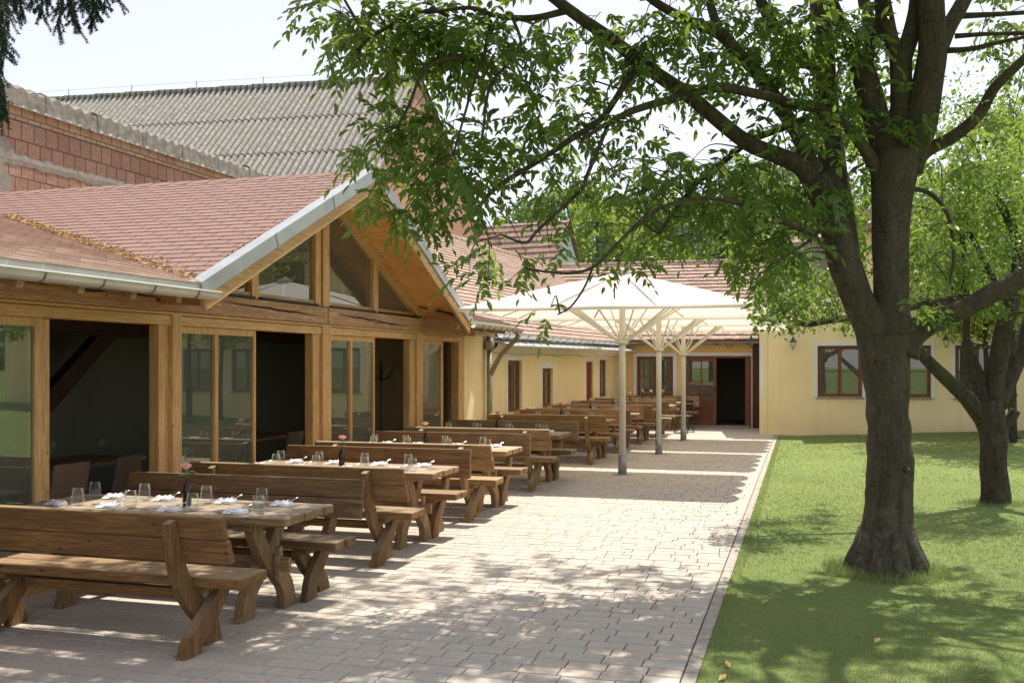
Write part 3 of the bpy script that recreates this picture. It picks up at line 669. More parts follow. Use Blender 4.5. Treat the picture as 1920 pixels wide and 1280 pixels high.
# ================================================================== REAR HOUSE with entrance doors
EY = 29.1
eb = empty('rear_building', (0, EY, 0), label='yellow rear building with wide brown entrance doors under a clay tiled roof', cat='building')
X = lambda u: onY(u, EY)
Zv = lambda u, v: zY(u, v, EY)
door = (X(1283), X(1409), -.02, Zv(1340, 667)); win = (X(1194), X(1262), Zv(1230, 744), Zv(1230, 668))
wall_holes(-5.3, -.6, -.1, 2.52, [door, win], 0, .4).build('wall', M['ochre'], eb)
window(eb, *win, yf=.06, sash=2, bars=1, surround=.1)
mb = MB(); s = .1
mb.box(door[0] - s, door[0], -.02, 0, 0, door[3] + s); mb.box(door[1], door[1] + s, -.02, 0, 0, door[3] + s); mb.box(door[0], door[1], -.0195, 0, door[3], door[3] + s)
mb.build('surround', M['white'], eb, bevel=.003)
fr = frame_mb(MB(), door[0], door[1], -.0, door[3], .05, .15, .06, False).build('door_frame', M['doorwood'], eb, bevel=.005)
lx0, lx1 = X(1286), X(1343); H_ = door[3] - .06
mb = MB(); t = .1; mid = H_ * .43
mb.box(lx0, lx0 + t, .07, .12, .03, H_); mb.box(lx1 - t, lx1, .07, .12, .03, H_); mb.box(lx0 + t, lx1 - t, .071, .12, H_ - t, H_); mb.box(lx0 + t, lx1 - t, .071, .12, .03, .22); mb.box(lx0 + t, lx1 - t, .071, .12, mid - .1, mid)
mb.box((lx0 + lx1) / 2 - .02, (lx0 + lx1) / 2 + .02, .075, .115, mid, H_ - t)
dl = mb.build('door', M['doorwood'], eb, bevel=.004)
MB().box(lx0 + t, lx1 - t, .094, .098, mid, H_ - t).build('pane', M['pane'], dl)
mb = MB(); cxm = (lx0 + lx1) / 2; hw = (lx1 - lx0) / 2 - t
mb.box(lx0 + t, lx1 - t, .098, .11, .22, mid - .1)
for sg in (-1, 1):
    k_ = -.6
    while k_ < 1.1:
        z0_ = .22 + k_; a = Vector((cxm, .094, z0_)); b = Vector((cxm + sg * hw, .094, z0_ + hw * .9))
        # clip to panel
        def clip(a, b):
            lo, hi = .225, mid - .105
            if b.z <= lo or a.z >= hi: return None
            d = b - a
            if a.z < lo: a = a + d * ((lo - a.z) / d.z)
            d = b - a
            if b.z > hi: b = a + d * ((hi - a.z) / d.z)
            return a, b
        c2 = clip(a, b)
        if c2 and (c2[1] - c2[0]).length > .03: mb.beam(c2[0], c2[1], .014, .045, up=(0, 1, 0.001))
        k_ += .075
mb.build('chevron_panel', M['doorwood'], dl)
MB().tube([(lx1 - .05, .04, 1.0), (lx1 - .05, .04, 1.12)], .012, 8).build('handle', M['iron'], dl)
# open right leaf folded into the hall, and the dark hall
mb = MB().box(X(1397), X(1405), .13, 1.05, .03, H_); mb.build('door', M['doorwood'], eb, bevel=.004)
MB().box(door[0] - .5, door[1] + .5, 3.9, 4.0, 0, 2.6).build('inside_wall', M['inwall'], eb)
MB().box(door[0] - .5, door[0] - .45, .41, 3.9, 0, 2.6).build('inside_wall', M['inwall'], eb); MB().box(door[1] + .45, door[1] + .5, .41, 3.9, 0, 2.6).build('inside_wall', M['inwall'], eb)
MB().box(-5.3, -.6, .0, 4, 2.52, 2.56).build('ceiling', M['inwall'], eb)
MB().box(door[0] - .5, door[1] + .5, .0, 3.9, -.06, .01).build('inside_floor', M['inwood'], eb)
MB().box(door[0] + .05, door[1] - .05, -.12, .3, 0, .05).build('doorstep', M['kerb'], eb, bevel=.008)
MB().box(win[0] - .4, win[1] + .4, 1.6, 1.65, 0, 2.5).build('inside_wall', M['inwall'], eb)
# dark corner panel between door and house corner
MB().box(X(1411), X(1424), -.05, .02, 0, 2.4).build('corner_panel', M['darkwood'], eb)
pe = math.atan2(5.0 - 2.47, 5.1); Ue = Vector((0, math.cos(pe), math.sin(pe)))
tile_roof((-9.5, -.42, 2.49), (1, 0, 0), Ue, 13.5, 5.55 / math.cos(pe), .20, .30, .014, lambda p: p.x > -5.9 - (p.z - 2.4) * 1.35, .014, .03).build('roof', M['tile'], eb)
slab((-5.3, -.40, 2.485), (1, 0, 0), Ue, 9, 5.5 / math.cos(pe), .08).build('roof_deck', M['inwood'], eb)
mb = MB(); tp = Vector((0, -.42, 2.49)) + Ue * (5.55 / math.cos(pe))
for i in range(34): mb.tube([(-8.6 + i * .36, tp.y, tp.z), (-8.6 + i * .36 + .38, tp.y, tp.z + .012)], [.11, .095], 10)
mb.build('ridge_tiles', M['tile'], eb)
mb = MB(); gr = .06; gy, g0 = -.47, 2.44
prof = [(gy + gr * math.cos(t), g0 + gr * math.sin(t)) for t in [math.pi * (1 + i / 10) for i in range(11)]] + [(gy + .055 * math.cos(t), g0 + .055 * math.sin(t)) for t in [math.pi * (2 - i / 10) for i in range(11)]]
mb.prism(prof, -5.2, -1.0); mb.build('gutter', M['zincdark'], eb)
for u in (1177, 1290, 1345, 1405): MB().box(X(u) - .04, X(u) + .04, -.38, 0, 2.36, 2.46).build('rafter_tail', M['darkwood'], eb)
mb = MB().tube([(X(1369) + .09 * math.cos(t), -.3, 2.38 + .1 * math.sin(t)) for t in [math.pi * (.9 + 1.2 * i / 12) for i in range(13)]], .008, 6); mb.build('iron_hook', M['iron'], eb)

# ================================================================== YELLOW HOUSE on the right
HY = 26.55
hs = empty('yellow_house', (0, HY, 0), label='tall yellow plastered house with brown casement windows facing the lawn', cat='house')
X = lambda u: onY(u, HY); Zh = lambda u, v: zY(u, v, HY)
zt, zb = Zh(1575, 648), Zh(1575, 744)
hw_ = [(X(1533), X(1617), zb, zt), (X(1662), X(1746), zb, zt), (X(1791), X(1875), zb, zt), (X(1920) + .2, X(2003) + .2, zb, zt)]
hx0 = X(1424)
wall_holes(hx0 + .19, 13, -.2, 3.4, hw_, 0, .4).build('wall', M['yellow'], hs)
MB().box(hx0, hx0 + .2, -.03, .35, -.05, 3.4).build('corner_pilaster', M['yellow'], hs, bevel=.01)
MB().box(hx0 + .02, hx0 + .12, -.045, -.031, .95, 2.35).build('white_strip', M['white'], hs, bevel=.004)
for w_ in hw_: window(hs, *w_, yf=.05, sash=2, bars=1, surround=.09)
MB().box(hx0 - .05, 13, -.1, .45, 3.4, 3.5).build('ledge', M['cream'], hs, bevel=.01)
up = [(2.2, 3.2, 3.85, 4.85), (5.2, 6.2, 3.85, 4.85), (8.2, 9.2, 3.85, 4.85)]
wall_holes(1.0, 13, 3.5, 5.2, up, .05, .4).build('upper_wall', M['yellow'], hs)
for w_ in up: window(hs, *w_, yf=.1, sash=2, bars=1, surround=0)
MB().box(hx0, hx0 + .1, .36, 6, 0, 3.4).build('side_wall', M['yellow'], hs)
MB().box(1.0, 1.1, .36, 4, 3.5, 5.2).build('side_wall', M['yellow'], hs)
MB().box(hx0 + .1, 12.9, 1.4, 1.5, 0, 5.1).build('inside_wall', M['inwall'], hs)
MB().box(hx0 + .1, 12.9, .36, 1.4, 3.38, 3.39).build('ceiling', M['inwall'], hs)
uh = Vector((0, math.cos(R(32)), math.sin(R(32))))
ul = Vector((0, math.cos(R(14)), math.sin(R(14))))
tile_roof((.8, -.3, 5.2), (1, 0, 0), ul, 12.6, 4.4, .2, .3, .014, None, .014, .03).build('roof', M['tile'], hs)
slab((.8, -.28, 5.19), (1, 0, 0), ul, 12.6, 4.4, .1).build('roof_deck', M['inwood'], hs)
tile_roof((hx0 - .2, .2, 3.5), (1, 0, 0), uh, 2.4, 4, .2, .3, .014, None, .014, .03).build('roof', M['tile'], hs)

# house plants on the sills inside
for i, (u, c_) in enumerate(((1562, 'behind the left casement of the nearest house window'), (1593, 'behind the right casement of the nearest house window'), (1715, 'in the window half hidden by the trunk'))):
    p = empty('potted_plant', (X(u), HY + .22, zb + .05), label='small leafy plant in a pale pot ' + c_, cat='plant', group='plants on the window sills')
    MB().lathe([(.05, 0), (.075, .13), (.08, .14), (.07, .14)], 12).build('pot', M['white'], p, smooth=True)
    mb = MB()
    for k in range(60):
        c0 = Vector((random.gauss(0, .05), random.gauss(0, .04), .17 + random.uniform(0, .22 if i != 0 else .5)))
        a = Vector((random.uniform(-1, 1), random.uniform(-1, 1), random.uniform(-1, 1))).normalized() * .03; b = a.cross(Vector((random.uniform(-1, 1), 1, .3))).normalized() * .014
        mb.add([c0 - a, c0 + b, c0 + a, c0 - b], [(0, 1, 2, 3)])
    mb.tube([(0, 0, .1), (0, 0, .4)], .006, 5)
    mb.build('foliage', M['fruit'], p)

# ================================================================== WALL LANTERNS
def lantern(loc, rz, lab):
    p = empty('wall_lantern', loc, rz, label=lab, cat='wall lamp', group='green wall lanterns on the yellow house')
    MB().lathe([(.04, 0), (.04, .02), (.015, .025)], 12).build('wall_plate', M['lampgreen'], p).rotation_euler = (R(90), 0, 0)
    MB().tube(cr([(0, 0, 0), (0, -.06, .09), (0, -.15, .13), (0, -.21, .09), (0, -.21, .06)], 5), .009, 8).build('arm', M['lampgreen'], p, smooth=True)
    MB().lathe([(.008, .10), (.012, .07), (.03, .05), (.035, .02), (.05, .0), (.095, -.035), (.10, -.05), (.07, -.055)], 16, (0, -.21, 0)).build('cap', M['lampgreen'], p, smooth=True)
    MB().lathe([(.055, -.055), (.062, -.11), (.05, -.17), (.025, -.20)], 16, (0, -.21, 0), False).build('glass', M['tumbler'], p, smooth=True)
    mb = MB()
    for k in range(4):
        a = k * math.pi / 2 + .4; mb.tube([(.068 * math.cos(a) * f, -.21 + .068 * math.sin(a) * f, z) for f, z in ((1, -.05), (1.05, -.11), (.85, -.17), (.3, -.215))], .005, 5)
    mb.lathe([(.004, -.25), (.015, -.23), (.02, -.21), (.01, -.2)], 8, (0, -.21, 0)); mb.build('cage', M['lampgreen'], p)
    return p
lantern((onY(1487, HY), HY - .005, zY(1487, 634, HY) - .05), 0, 'green wall lantern left of the nearest brown house window')
lantern((onY(1772, HY), HY - .005, zY(1772, 630, HY) - .05), 0, 'green wall lantern between the two right hand house windows')
lantern((onY(1424, HY) - .005, HY + .1, zY(1433, 634, HY)), R(-90), 'green wall lantern hanging off the house corner beside the entrance')

# ================================================================== BARN, BRICK WALL, GREEN GABLED HOUSE
def brickmat(name, c1, c2, mort, w_, h_, ms=.012, rot=(R(90), 0, R(90)), off=.5):
    m, n, l, b = mat(name); v = objco(n, l)
    sep = n.new('ShaderNodeSeparateXYZ'); l.new(v, sep.inputs[0]); cb = n.new('ShaderNodeCombineXYZ'); l.new(sep.outputs[1], cb.inputs[0]); l.new(sep.outputs[2], cb.inputs[1])
    br = n.new('ShaderNodeTexBrick'); br.inputs['Scale'].default_value = 1; br.inputs['Brick Width'].default_value = w_; br.inputs['Row Height'].default_value = h_
    br.inputs['Mortar Size'].default_value = ms; br.inputs['Mortar Smooth'].default_value = .3; br.offset = off
    br.inputs[1].default_value = (*c1, 1); br.inputs[2].default_value = (*c2, 1); br.inputs[3].default_value = (*mort, 1); l.new(cb.outputs[0], br.inputs[0])
    f = noise(n, l, v, 14, 7, .7); g_ = noise(n, l, v, .8, 4)
    c = mixc(n, l, ramp(n, l, f, [(.4, (.45, .45, .45)), (.62, (0, 0, 0))]), br.outputs[0], tuple(x * .55 for x in c1))
    c = mixc(n, l, ramp(n, l, g_, [(.5, (0, 0, 0)), (.8, (.4, .4, .4))]), c, (.45, .36, .27))
    l.new(c, b.inputs['Base Color']); b.inputs['Roughness'].default_value = .95; b.inputs['Specular IOR Level'].default_value = .1
    inv = n.new('ShaderNodeMath'); inv.operation = 'SUBTRACT'; l.new(f, inv.inputs[0]); l.new(br.outputs['Fac'], inv.inputs[1])
    bump(n, l, b, inv.outputs[0], .8, .02); return m
M['block'] = brickmat('red_hollow_block', (.36, .21, .145), (.46, .29, .21), (.13, .10, .075), .27, .30, .012)
M['pale_brick'] = brickmat('pale_brick', (.58, .42, .27), (.50, .30, .19), (.22, .16, .11), .27, .17, .014)
M['asbestos'] = simple('weathered_fibre_cement', (.22, .205, .17), .95, 0, .40, 7, .8)
BX = -12.0
bw = empty('brick_boundary_wall', (BX, 0, 0), label='long red hollow block wall with a corrugated cement capping above the shingled roof', cat='wall')
MB().box(-.3, 0, 6, 24, 0, 5.92).build('blockwork', M['block'], bw)
MB().box(-.3, .004, 6, 24, 5.72, 5.93).build('brick_course', M['pale_brick'], bw)
def bandz(yy): return 4.62 - .0 * yy
mb = MB(); n_ = 60; vs = []
for i in range(n_ + 1):
    yy = 10.5 + 7.5 * i / n_; a = 5.17 + .015 * math.sin(i * 1.3) + random.uniform(-.02, .02); b = 4.99 + .015 * math.sin(i * .9) + random.uniform(-.02, .02); vs += [(.008, yy, b), (.014, yy, (a + b) / 2), (.008, yy, a)]
for i in range(n_): mb.add([vs[i * 3], vs[i * 3 + 3], vs[i * 3 + 4], vs[i * 3 + 1]], [(0, 1, 2, 3)]); mb.add([vs[i * 3 + 1], vs[i * 3 + 4], vs[i * 3 + 5], vs[i * 3 + 2]], [(0, 1, 2, 3)])
mb.build('concrete_band', M['concrete'], bw, smooth=True)
# plaster patch at the near end
MB().add([(.01, 11.4, 4.4), (.012, 12.75, 4.4), (.012, 12.9, 4.7), (.012, 12.7, 4.95), (.012, 12.95, 5.2), (.012, 12.7, 5.42), (.01, 11.4, 5.45)], [(0, 1, 2, 3, 4, 5, 6)]).build('render_patch', M['concrete'], bw)
mb = MB()
for k in range(14):      # sagging capping sheets laid across the wall top
    y0 = 6 + k * 1.25; y1 = y0 + 1.3; dz = .012 * (k % 2)
    nn = 42; vs = []
    for i in range(nn + 1):
        yy = y0 + (y1 - y0) * i / nn; zz = 6.24 + .028 * math.cos(2 * math.pi * yy / .26) + dz - .02 * (yy - y0)
        vs += [(.12, yy, zz - .30 - .02), (.11, yy, zz - .05), (.02, yy, zz), (-.35, yy, zz + .02)]
    for i in range(nn):
        for j in range(3): mb.add([vs[i * 4 + j], vs[i * 4 + 4 + j], vs[i * 4 + 5 + j], vs[i * 4 + 1 + j]], [(0, 1, 2, 3)])
    mb.add([(.13, y0, 5.9), (.13, y0 + .02, 5.9), (.115, y0 + .02, 6.22), (.115, y0, 6.22)], [(0, 1, 2, 3)])
mb.build('capping', M['asbestos'], bw)

bn = empty('barn', (-13.2, 33.3, 0), R(4.6), label='large old barn with a grey corrugated fibre cement roof and brick gable', cat='barn')
RZ = 12.05; 
def corr(L, run, z0, z1, sgn, rows, par):
    """corrugated slope: ridge at y=0,z=z1, eave at y=sgn*run; x from 0 to -L"""
    per = .24; nx = int(L / per * 8); sl = math.hypot(run, z1 - z0); Vv = []; Ff = []
    for r_ in range(rows):
        t0, t1 = r_ / rows, (r_ + 1.04) / rows
        x = -np.linspace(-.15, L, nx); h = .055 * np.cos(2 * np.pi * x / per)
        ny, nz = (z1 - z0) / sl * sgn, run / sl
        base = sum(len(q) for q in Vv)
        for t, lf in ((t0, .0), (t1, .03)):
            Vv.append(np.c_[x, sgn * run * t + ny * (h + lf), z1 + (z0 - z1) * t + nz * (h + lf)])
        i = np.arange(nx - 1); Ff.append(np.c_[base + i, base + i + 1, base + nx + i + 1, base + nx + i])
        base += 2 * nx; Vv.append(Vv[-1].copy()); base += nx; Vv.append(np.c_[x, sgn * run * t1 + ny * (h - .01), z1 + (z0 - z1) * t1 + nz * (h - .01)]); Ff.append(np.c_[base - nx + i, base - nx + i + 1, base + i + 1, base + i])
    return np_mesh('corrugated_roof', np.concatenate(Vv), np.concatenate(Ff), M['corr'], par, True)
def corrmat():
    m, n, l, b = mat('lichened_corrugated_sheet'); v = objco(n, l); f = noise(n, l, v, 9, 8, .75); g_ = noise(n, l, objco(n, l, (3.3, .35, .35)), 1.2, 4)
    c = ramp(n, l, f, [(.33, (.13, .125, .11)), (.5, (.30, .29, .26)), (.66, (.46, .445, .41))])
    c = mixc(n, l, ramp(n, l, g_, [(.5, (0, 0, 0)), (.7, (.55, .55, .55))]), c, (.27, .245, .20))
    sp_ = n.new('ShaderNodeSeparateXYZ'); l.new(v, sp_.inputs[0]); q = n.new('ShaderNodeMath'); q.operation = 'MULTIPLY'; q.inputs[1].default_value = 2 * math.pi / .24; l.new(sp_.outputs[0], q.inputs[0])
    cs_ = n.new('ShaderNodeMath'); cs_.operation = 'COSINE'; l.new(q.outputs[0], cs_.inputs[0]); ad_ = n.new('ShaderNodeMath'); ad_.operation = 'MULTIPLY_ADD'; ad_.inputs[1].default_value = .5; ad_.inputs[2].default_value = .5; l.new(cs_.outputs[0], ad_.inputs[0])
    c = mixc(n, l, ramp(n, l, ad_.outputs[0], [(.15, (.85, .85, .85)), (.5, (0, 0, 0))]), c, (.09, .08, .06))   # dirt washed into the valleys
    l.new(c, b.inputs['Base Color']); b.inputs['Roughness'].default_value = .95; bump(n, l, b, f, .5, .01); return m
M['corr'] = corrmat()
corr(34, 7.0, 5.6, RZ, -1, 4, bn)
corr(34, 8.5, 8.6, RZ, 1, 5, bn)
mb = MB()
for i in range(27): mb.tube([(.1 - i * 1.3, 0, RZ + .0), (.1 - i * 1.3 - 1.34, 0, RZ + .03)], [.12, .12], 8)
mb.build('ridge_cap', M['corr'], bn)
mb = MB()
for i in range(12): mb.tube([(-.6 - i * 2.7, 0, RZ + .1), (-.6 - i * 2.7, 0, RZ + .38)], .012, 5)
mb.tube([(-.2, 0, RZ + .34), (-30, 0, RZ + .34)], .004, 4)
mb.build('lightning_wire', M['iron'], bn)
mb = MB(); g_ = [(-6.9, 0), (-6.9, 5.6), (0, RZ - .1), (8.3, 8.6), (8.3, 0)]
mb.add([(0, y, z) for y, z in g_] + [(-.3, y, z) for y, z in g_], [(0, 4, 3, 2, 1), (5, 6, 7, 8, 9)] + [(i, (i + 1) % 5, (i + 1) % 5 + 5, i + 5) for i in range(5)])
M['gablebrick'] = brickmat('salmon_brick', (.55, .30, .21), (.60, .36, .26), (.42, .30, .22), .5, .25, .01)
mb.build('brick_gable', M['gablebrick'], bn)
MB().beam((.02, -.0, RZ - .13), (.02, -7, 5.48), .1, .14).build('verge_board', M['asbestos'], bn)
MB().beam((.02, -.0, RZ - .13), (.02, 8.4, 8.5), .1, .14).build('verge_board', M['asbestos'], bn)

gh = empty('gabled_cottage', (0, 0, 0), label='small cottage with pale green gable and clay tiled roof behind the courtyard', cat='house')
D = 42
p1 = at(1062, 416, D); p2 = at(1086, 505, D); p3 = at(1046, 505, D)
gx_, gy_, gzp = p1.x, p1.y, p1.z
gh.location = (gx_, gy_, 0); gh.rotation_euler = (0, 0, R(-10))
hwid = 2.3; ez = gzp - 3.0
mb = MB(); pr = [(-.3, 0), (-.3 - 0, ez), (-.3, 0)]
mb.add([(0, -hwid, 0), (0, -hwid, ez), (0, 0, gzp - .1), (0, hwid, ez), (0, hwid, 0), (-7, -hwid, 0), (-7, -hwid, ez), (-7, 0, gzp - .1), (-7, hwid, ez), (-7, hwid, 0)],
       [(0, 4, 3, 2, 1), (5, 6, 7, 8, 9), (0, 1, 6, 5), (1, 2, 7, 6), (2, 3, 8, 7), (3, 4, 9, 8)])
mb.build('wall', M['greenwall'], gh)
for sg in (-1, 1):
    U2 = Vector((0, -sg * hwid, 3.0)).normalized()
    tile_roof((-7.2, sg * (hwid + .2), ez - .2), (1, 0, 0), U2, 7.35, math.hypot(hwid + .2, 3.25), .25, .33, .014, None, .01, .03).build('roof', M['tile'], gh)

# ================================================================== PARASOLS
def parasol(x, y, lab, col_z):
    p = empty('parasol', (x, y, 0), label=lab, cat='parasol', group='large cream parasols over the terrace')
    ez_, az_ = 2.70, 3.36; hx, hy = 2.29, 1.67
    # canopy: 8 panels with slight sag between ribs, thin double skin
    ribs = [(hx, 0), (hx, hy), (0, hy), (-hx, hy), (-hx, 0), (-hx, -hy), (0, -hy), (hx, -hy)]
    def surf(off):
        vs = []; nr = 9; ns = 6
        for k in range(8):
            a, b = ribs[k], ribs[(k + 1) % 8]
            for i in range(ns):
                s = i / ns
                for j in range(nr + 1):
                    r = j / nr; ex, ey = a[0] * (1 - s) + b[0] * s, a[1] * (1 - s) + b[1] * s
                    sag = -.05 * math.sin(math.pi * s) * math.sin(math.pi * min(1, r * .85)) - .0
                    zz = az_ + (ez_ - az_) * (r ** .92) + sag + .035 * math.sin(math.pi * r)
                    vs.append((ex * r, ey * r, zz + off))
        m_ = 8 * ns; fs = []
        for i in range(m_):
            for j in range(nr):
                fs.append((i * (nr + 1) + j, i * (nr + 1) + j + 1, ((i + 1) % m_) * (nr + 1) + j + 1, ((i + 1) % m_) * (nr + 1) + j))
        return vs, fs
    vs, fs = surf(0); c = MB().add(vs, fs).build('canopy', M['canvas'], p, smooth=True)
    # valance round the edge with scallops on the lawn side
    mb = MB(); n_ = 48
    cor = [(hx, -hy), (hx, hy), (-hx, hy), (-hx, -hy)]
    for k in range(4):
        a, b = cor[k], cor[(k + 1) % 4]; d = Vector((b[0] - a[0], b[1] - a[1], 0)).normalized(); nn = Vector((d.y, -d.x, 0)); L = math.hypot(b[0] - a[0], b[1] - a[1])
        for i in range(n_):
            s0, s1 = L * i / n_, L * (i + 1) / n_
            fl = lambda s: abs(math.sin(math.pi * s / (L / 4))) ** .6
            out0 = (.14 * fl(s0) + .005) if k == 0 else .006; out1 = (.14 * fl(s1) + .005) if k == 0 else .006; dn = .05 if k == 0 else .055
            A = Vector((*a, ez_)); P0 = A + d * s0; P1 = A + d * s1
            mb.add([P0, P1, P1 + nn * out1 - Vector((0, 0, dn)), P0 + nn * out0 - Vector((0, 0, dn))], [(0, 1, 2, 3)])
    mb.build('valance', M['canvas'], c)
    MB().lathe([(.10, 0), (.16, .02), (.02, .07), (.0, .09)], 12, (0, 0, az_ - .02)).build('finial', M['canvas'], p, smooth=True)
    MB().lathe([(.055, .3), (.055, col_z), (.05, az_)], 20).build('pole', M['pole'], p, smooth=True)
    MB().lathe([(.073, 0.0), (.073, .33), (.062, .34)], 20).build('foot_sleeve', M['galv'], p, smooth=True)
    MB().lathe([(.16, 0.0), (.16, .012), (.0, .013)], 20).build('base_plate', M['galv'], p)
    MB().lathe([(.10, 0), (.10, .05), (.07, .06), (.07, 0)], 16, (0, 0, col_z - .03)).build('collar', M['pole'], p, smooth=True)
    MB().box(.055, .085, -.02, .02, col_z - .22, col_z - .16).build('knob', M['zincdark'], p)
    rb2 = [(hx, hy), (hx * .36, hy), (-hx * .36, hy), (-hx, hy), (-hx, hy * .36), (-hx, -hy * .36), (-hx, -hy), (-hx * .36, -hy), (hx * .36, -hy), (hx, -hy), (hx, -hy * .36), (hx, hy * .36)]
    for k, (ax, ay) in enumerate(rb2):
        f = .52
        zr = lambda r: az_ + (ez_ - az_) * (r ** .92) + .035 * math.sin(math.pi * r) - .025
        rb = MB()
        pts = [(ax * r, ay * r, zr(r)) for r in (.02, .25, .5, .75, .985)]
        for q0, q1 in zip(pts[:-1], pts[1:]): rb.beam(q0, q1, .022, .034)
        r_ = rb.build('rib', M['pole'], p)
        MB().beam((ax * .03, ay * .03, col_z + .02), (ax * f, ay * f, zr(f) - .01), .018, .028).build('strut', M['pole'], r_)
    return p
poles = [(-2.87, 16.37, 2.19), (-2.80, 20.22, 2.12), (-2.73, 23.95, 2.05)]
for (x, y, cz), lab in zip(poles, ('nearest cream parasol, in front of the others with its grey pole foot on the paving', 'middle cream parasol between the nearest and the farthest one', 'farthest cream parasol, standing nearest to the entrance doors')):
    parasol(x, y, lab, cz)

# ================================================================== BENCHES AND TABLES
def leg_prof(pts, wds):
    """ribbon polygon in (y,z) from centre line and widths"""
    P = [Vector((a, b)) for a, b in pts]; Lf = []; Rt = []
    for i, p in enumerate(P):
        d = (P[min(i + 1, len(P) - 1)] - P[max(i - 1, 0)]).normalized(); n_ = Vector((-d.y, d.x)); Lf.append(p + n_ * wds[i] / 2); Rt.append(p - n_ * wds[i] / 2)
    return [(q.x, q.y) for q in Lf] + [(q.x, q.y) for q in reversed(Rt)]
def clampz(prof, z0): return [(y, max(z, z0)) for y, z in prof]
def curve_leg(pts, wds, x0, x1, z0=0, n_=5):
    s = cr([(a, b, w_) for (a, b), w_ in zip(pts, wds)], n_); q = leg_prof([(p[0], p[1]) for p in s], [p[2] for p in s]); return MB().prism(clampz(q, z0), x0, x1)
BL = 2.25
def make_bench():
    b = empty('bench'); hl = BL / 2
    mb = MB(); mb.box(-hl, hl, -.175, -.003, .41, .48); mb.box(-hl + .012, hl - .004, .003, .175, .41, .48)
    mb.build('seat', M['bench'], b, bevel=.014, seg=3)
    # backrest planks leaning
    A = Vector((0, -.275, .59)); Bv = Vector((0, -.365, .895)); d = (Bv - A).normalized(); n_ = Vector((0, d.z, -d.y)); L = (Bv - A).length
    def plank(mb, t0, t1, xo):
        vs = []
        for x in (-hl + xo, hl - xo):
            for t, o in ((t0, 0), (t1, 0), (t1, .048), (t0, .048)):
                vs.append(Vector((x + (.012 * (t / L - .6) * (1 if x > 0 else -1)) * -1, 0, 0)) + A + d * t + n_ * o)
        mb.add(vs, [(0, 1, 2, 3), (7, 6, 5, 4), (0, 4, 5, 1), (1, 5, 6, 2), (2, 6, 7, 3), (3, 7, 4, 0)])
    mb = MB(); plank(mb, 0, L / 2 - .002, .0); plank(mb, L / 2 + .003, L, .008)
    mb.build('backrest', M['bench'], b, bevel=.012, seg=3)
    for sx in (-1, 1):
        xc = sx * (hl - .33)
        # curved back support that carries on down to the front foot
        curve_leg([(-.405, .865), (-.375, .74), (-.335, .60), (-.25, .42), (-.115, .27), (0.02, .14), (.055, -.03)], [.075, .10, .12, .135, .145, .15, .18], xc - .055, xc + .0).build('back_support', M['benchleg'], b, bevel=.01)
        curve_leg([(.11, .41), (.0, .28), (-.14, .17), (-.255, .08), (-.285, -.03)], [.12, .12, .14, .155, .185], xc + .003, xc + .07).build('leg', M['benchleg'], b, bevel=.01)
        MB().box(xc - .06, xc + .06, -.15, .15, .37, .4095).build('cross_rail', M['benchleg'], b, bevel=.006)
        mb = MB()
        for t in (.1, .25): q = A + d * t; mb.lathe([(.009, 0), (.009, .004), (0, .005)], 8, (xc - .027, q.y - .045, q.z))
    MB().box(-hl + .46, hl - .46, -.035, .035, .29, .36).build('stretcher', M['bench'], b, bevel=.006)
    return b
def make_table():
    t = empty('table'); hl = 2.25 / 2; n_ = 5; w_ = .76 / n_
    mb = MB()
    for i in range(n_):
        e = random.uniform(-.006, .006); mb.box(-hl + e, hl + e, -.38 + i * w_ + .002, -.38 + (i + 1) * w_ - .002, .705, .77 + random.uniform(-.0015, .0015))
    mb.build('tabletop', M['bench'], t, bevel=.013, seg=3)
    for sx in (-1, 1):
        xc = sx * (hl - .36)
        for sy in (-1, 1):
            off = .002 if sy > 0 else -.072
            curve_leg([(-.27 * sy, .705), (-.20 * sy, .58), (-.075 * sy, .42), (.07 * sy, .30), (.20 * sy, .17), (.25 * sy, -.03)], [.12, .13, .13, .135, .15, .19], xc + off, xc + off + .07).build('leg', M['benchleg'], t, bevel=.01)
        MB().box(xc - .07, xc + .07, -.34, .34, .655, .7045).build('cross_rail', M['benchleg'], t, bevel=.006)
        MB().box(xc + (.085 if sx > 0 else -.125), xc + (.125 if sx > 0 else -.085), -.028, .028, .28, .50).build('wedge', M['bench'], t, bevel=.005)
    MB().box(-hl + .16, hl - .16, -.022, .022, .32, .42).build('stretcher', M['bench'], t, bevel=.006)
    return t
bench0 = make_bench(); table0 = make_table()
ord_ = ['nearest', 'second nearest', 'third nearest', 'fourth nearest', 'fifth nearest', 'sixth nearest', 'seventh nearest', 'eighth nearest']
# (A seat y, table y, B seat y, centre x, tint)
units = [(5.74, 6.56, 7.12, -4.60, (.80, .78, .72)), (8.66, 9.50, 10.02, -4.60, (.92, .86, .78)), (11.28, 12.02, 12.50, -4.62, (1.15, 1.0, .86)), (14.10, 14.86, 15.40, -4.62, (1.05, .92, .80)),
         (18.05, 18.70, 19.22, -4.58, (1.0, .86, .72)), (20.42, 21.05, 21.58, -4.52, (1.0, .9, .8)), (22.72, 23.35, 23.90, -4.42, (.95, .86, .76)), (24.95, 25.58, 26.12, -4.32, (1, .9, .8))]
used = [False, False]
def tint(o, c):
    o.color = (*c, 1)
    for ch in kids(o): tint(ch, c)
def place(kind, x, y, rz, lab, c):
    src = bench0 if kind == 'bench' else table0; i = 0 if kind == 'bench' else 1
    if not used[i]: o = src; used[i] = True
    else: o = copy_tree(src)
    o.location = (x, y, 0); o.rotation_euler = (0, 0, rz); tag(o, lab, kind, 'wooden benches with backrests along the terrace' if kind == 'bench' else 'long wooden tables along the terrace')
    tint(o, c); return o
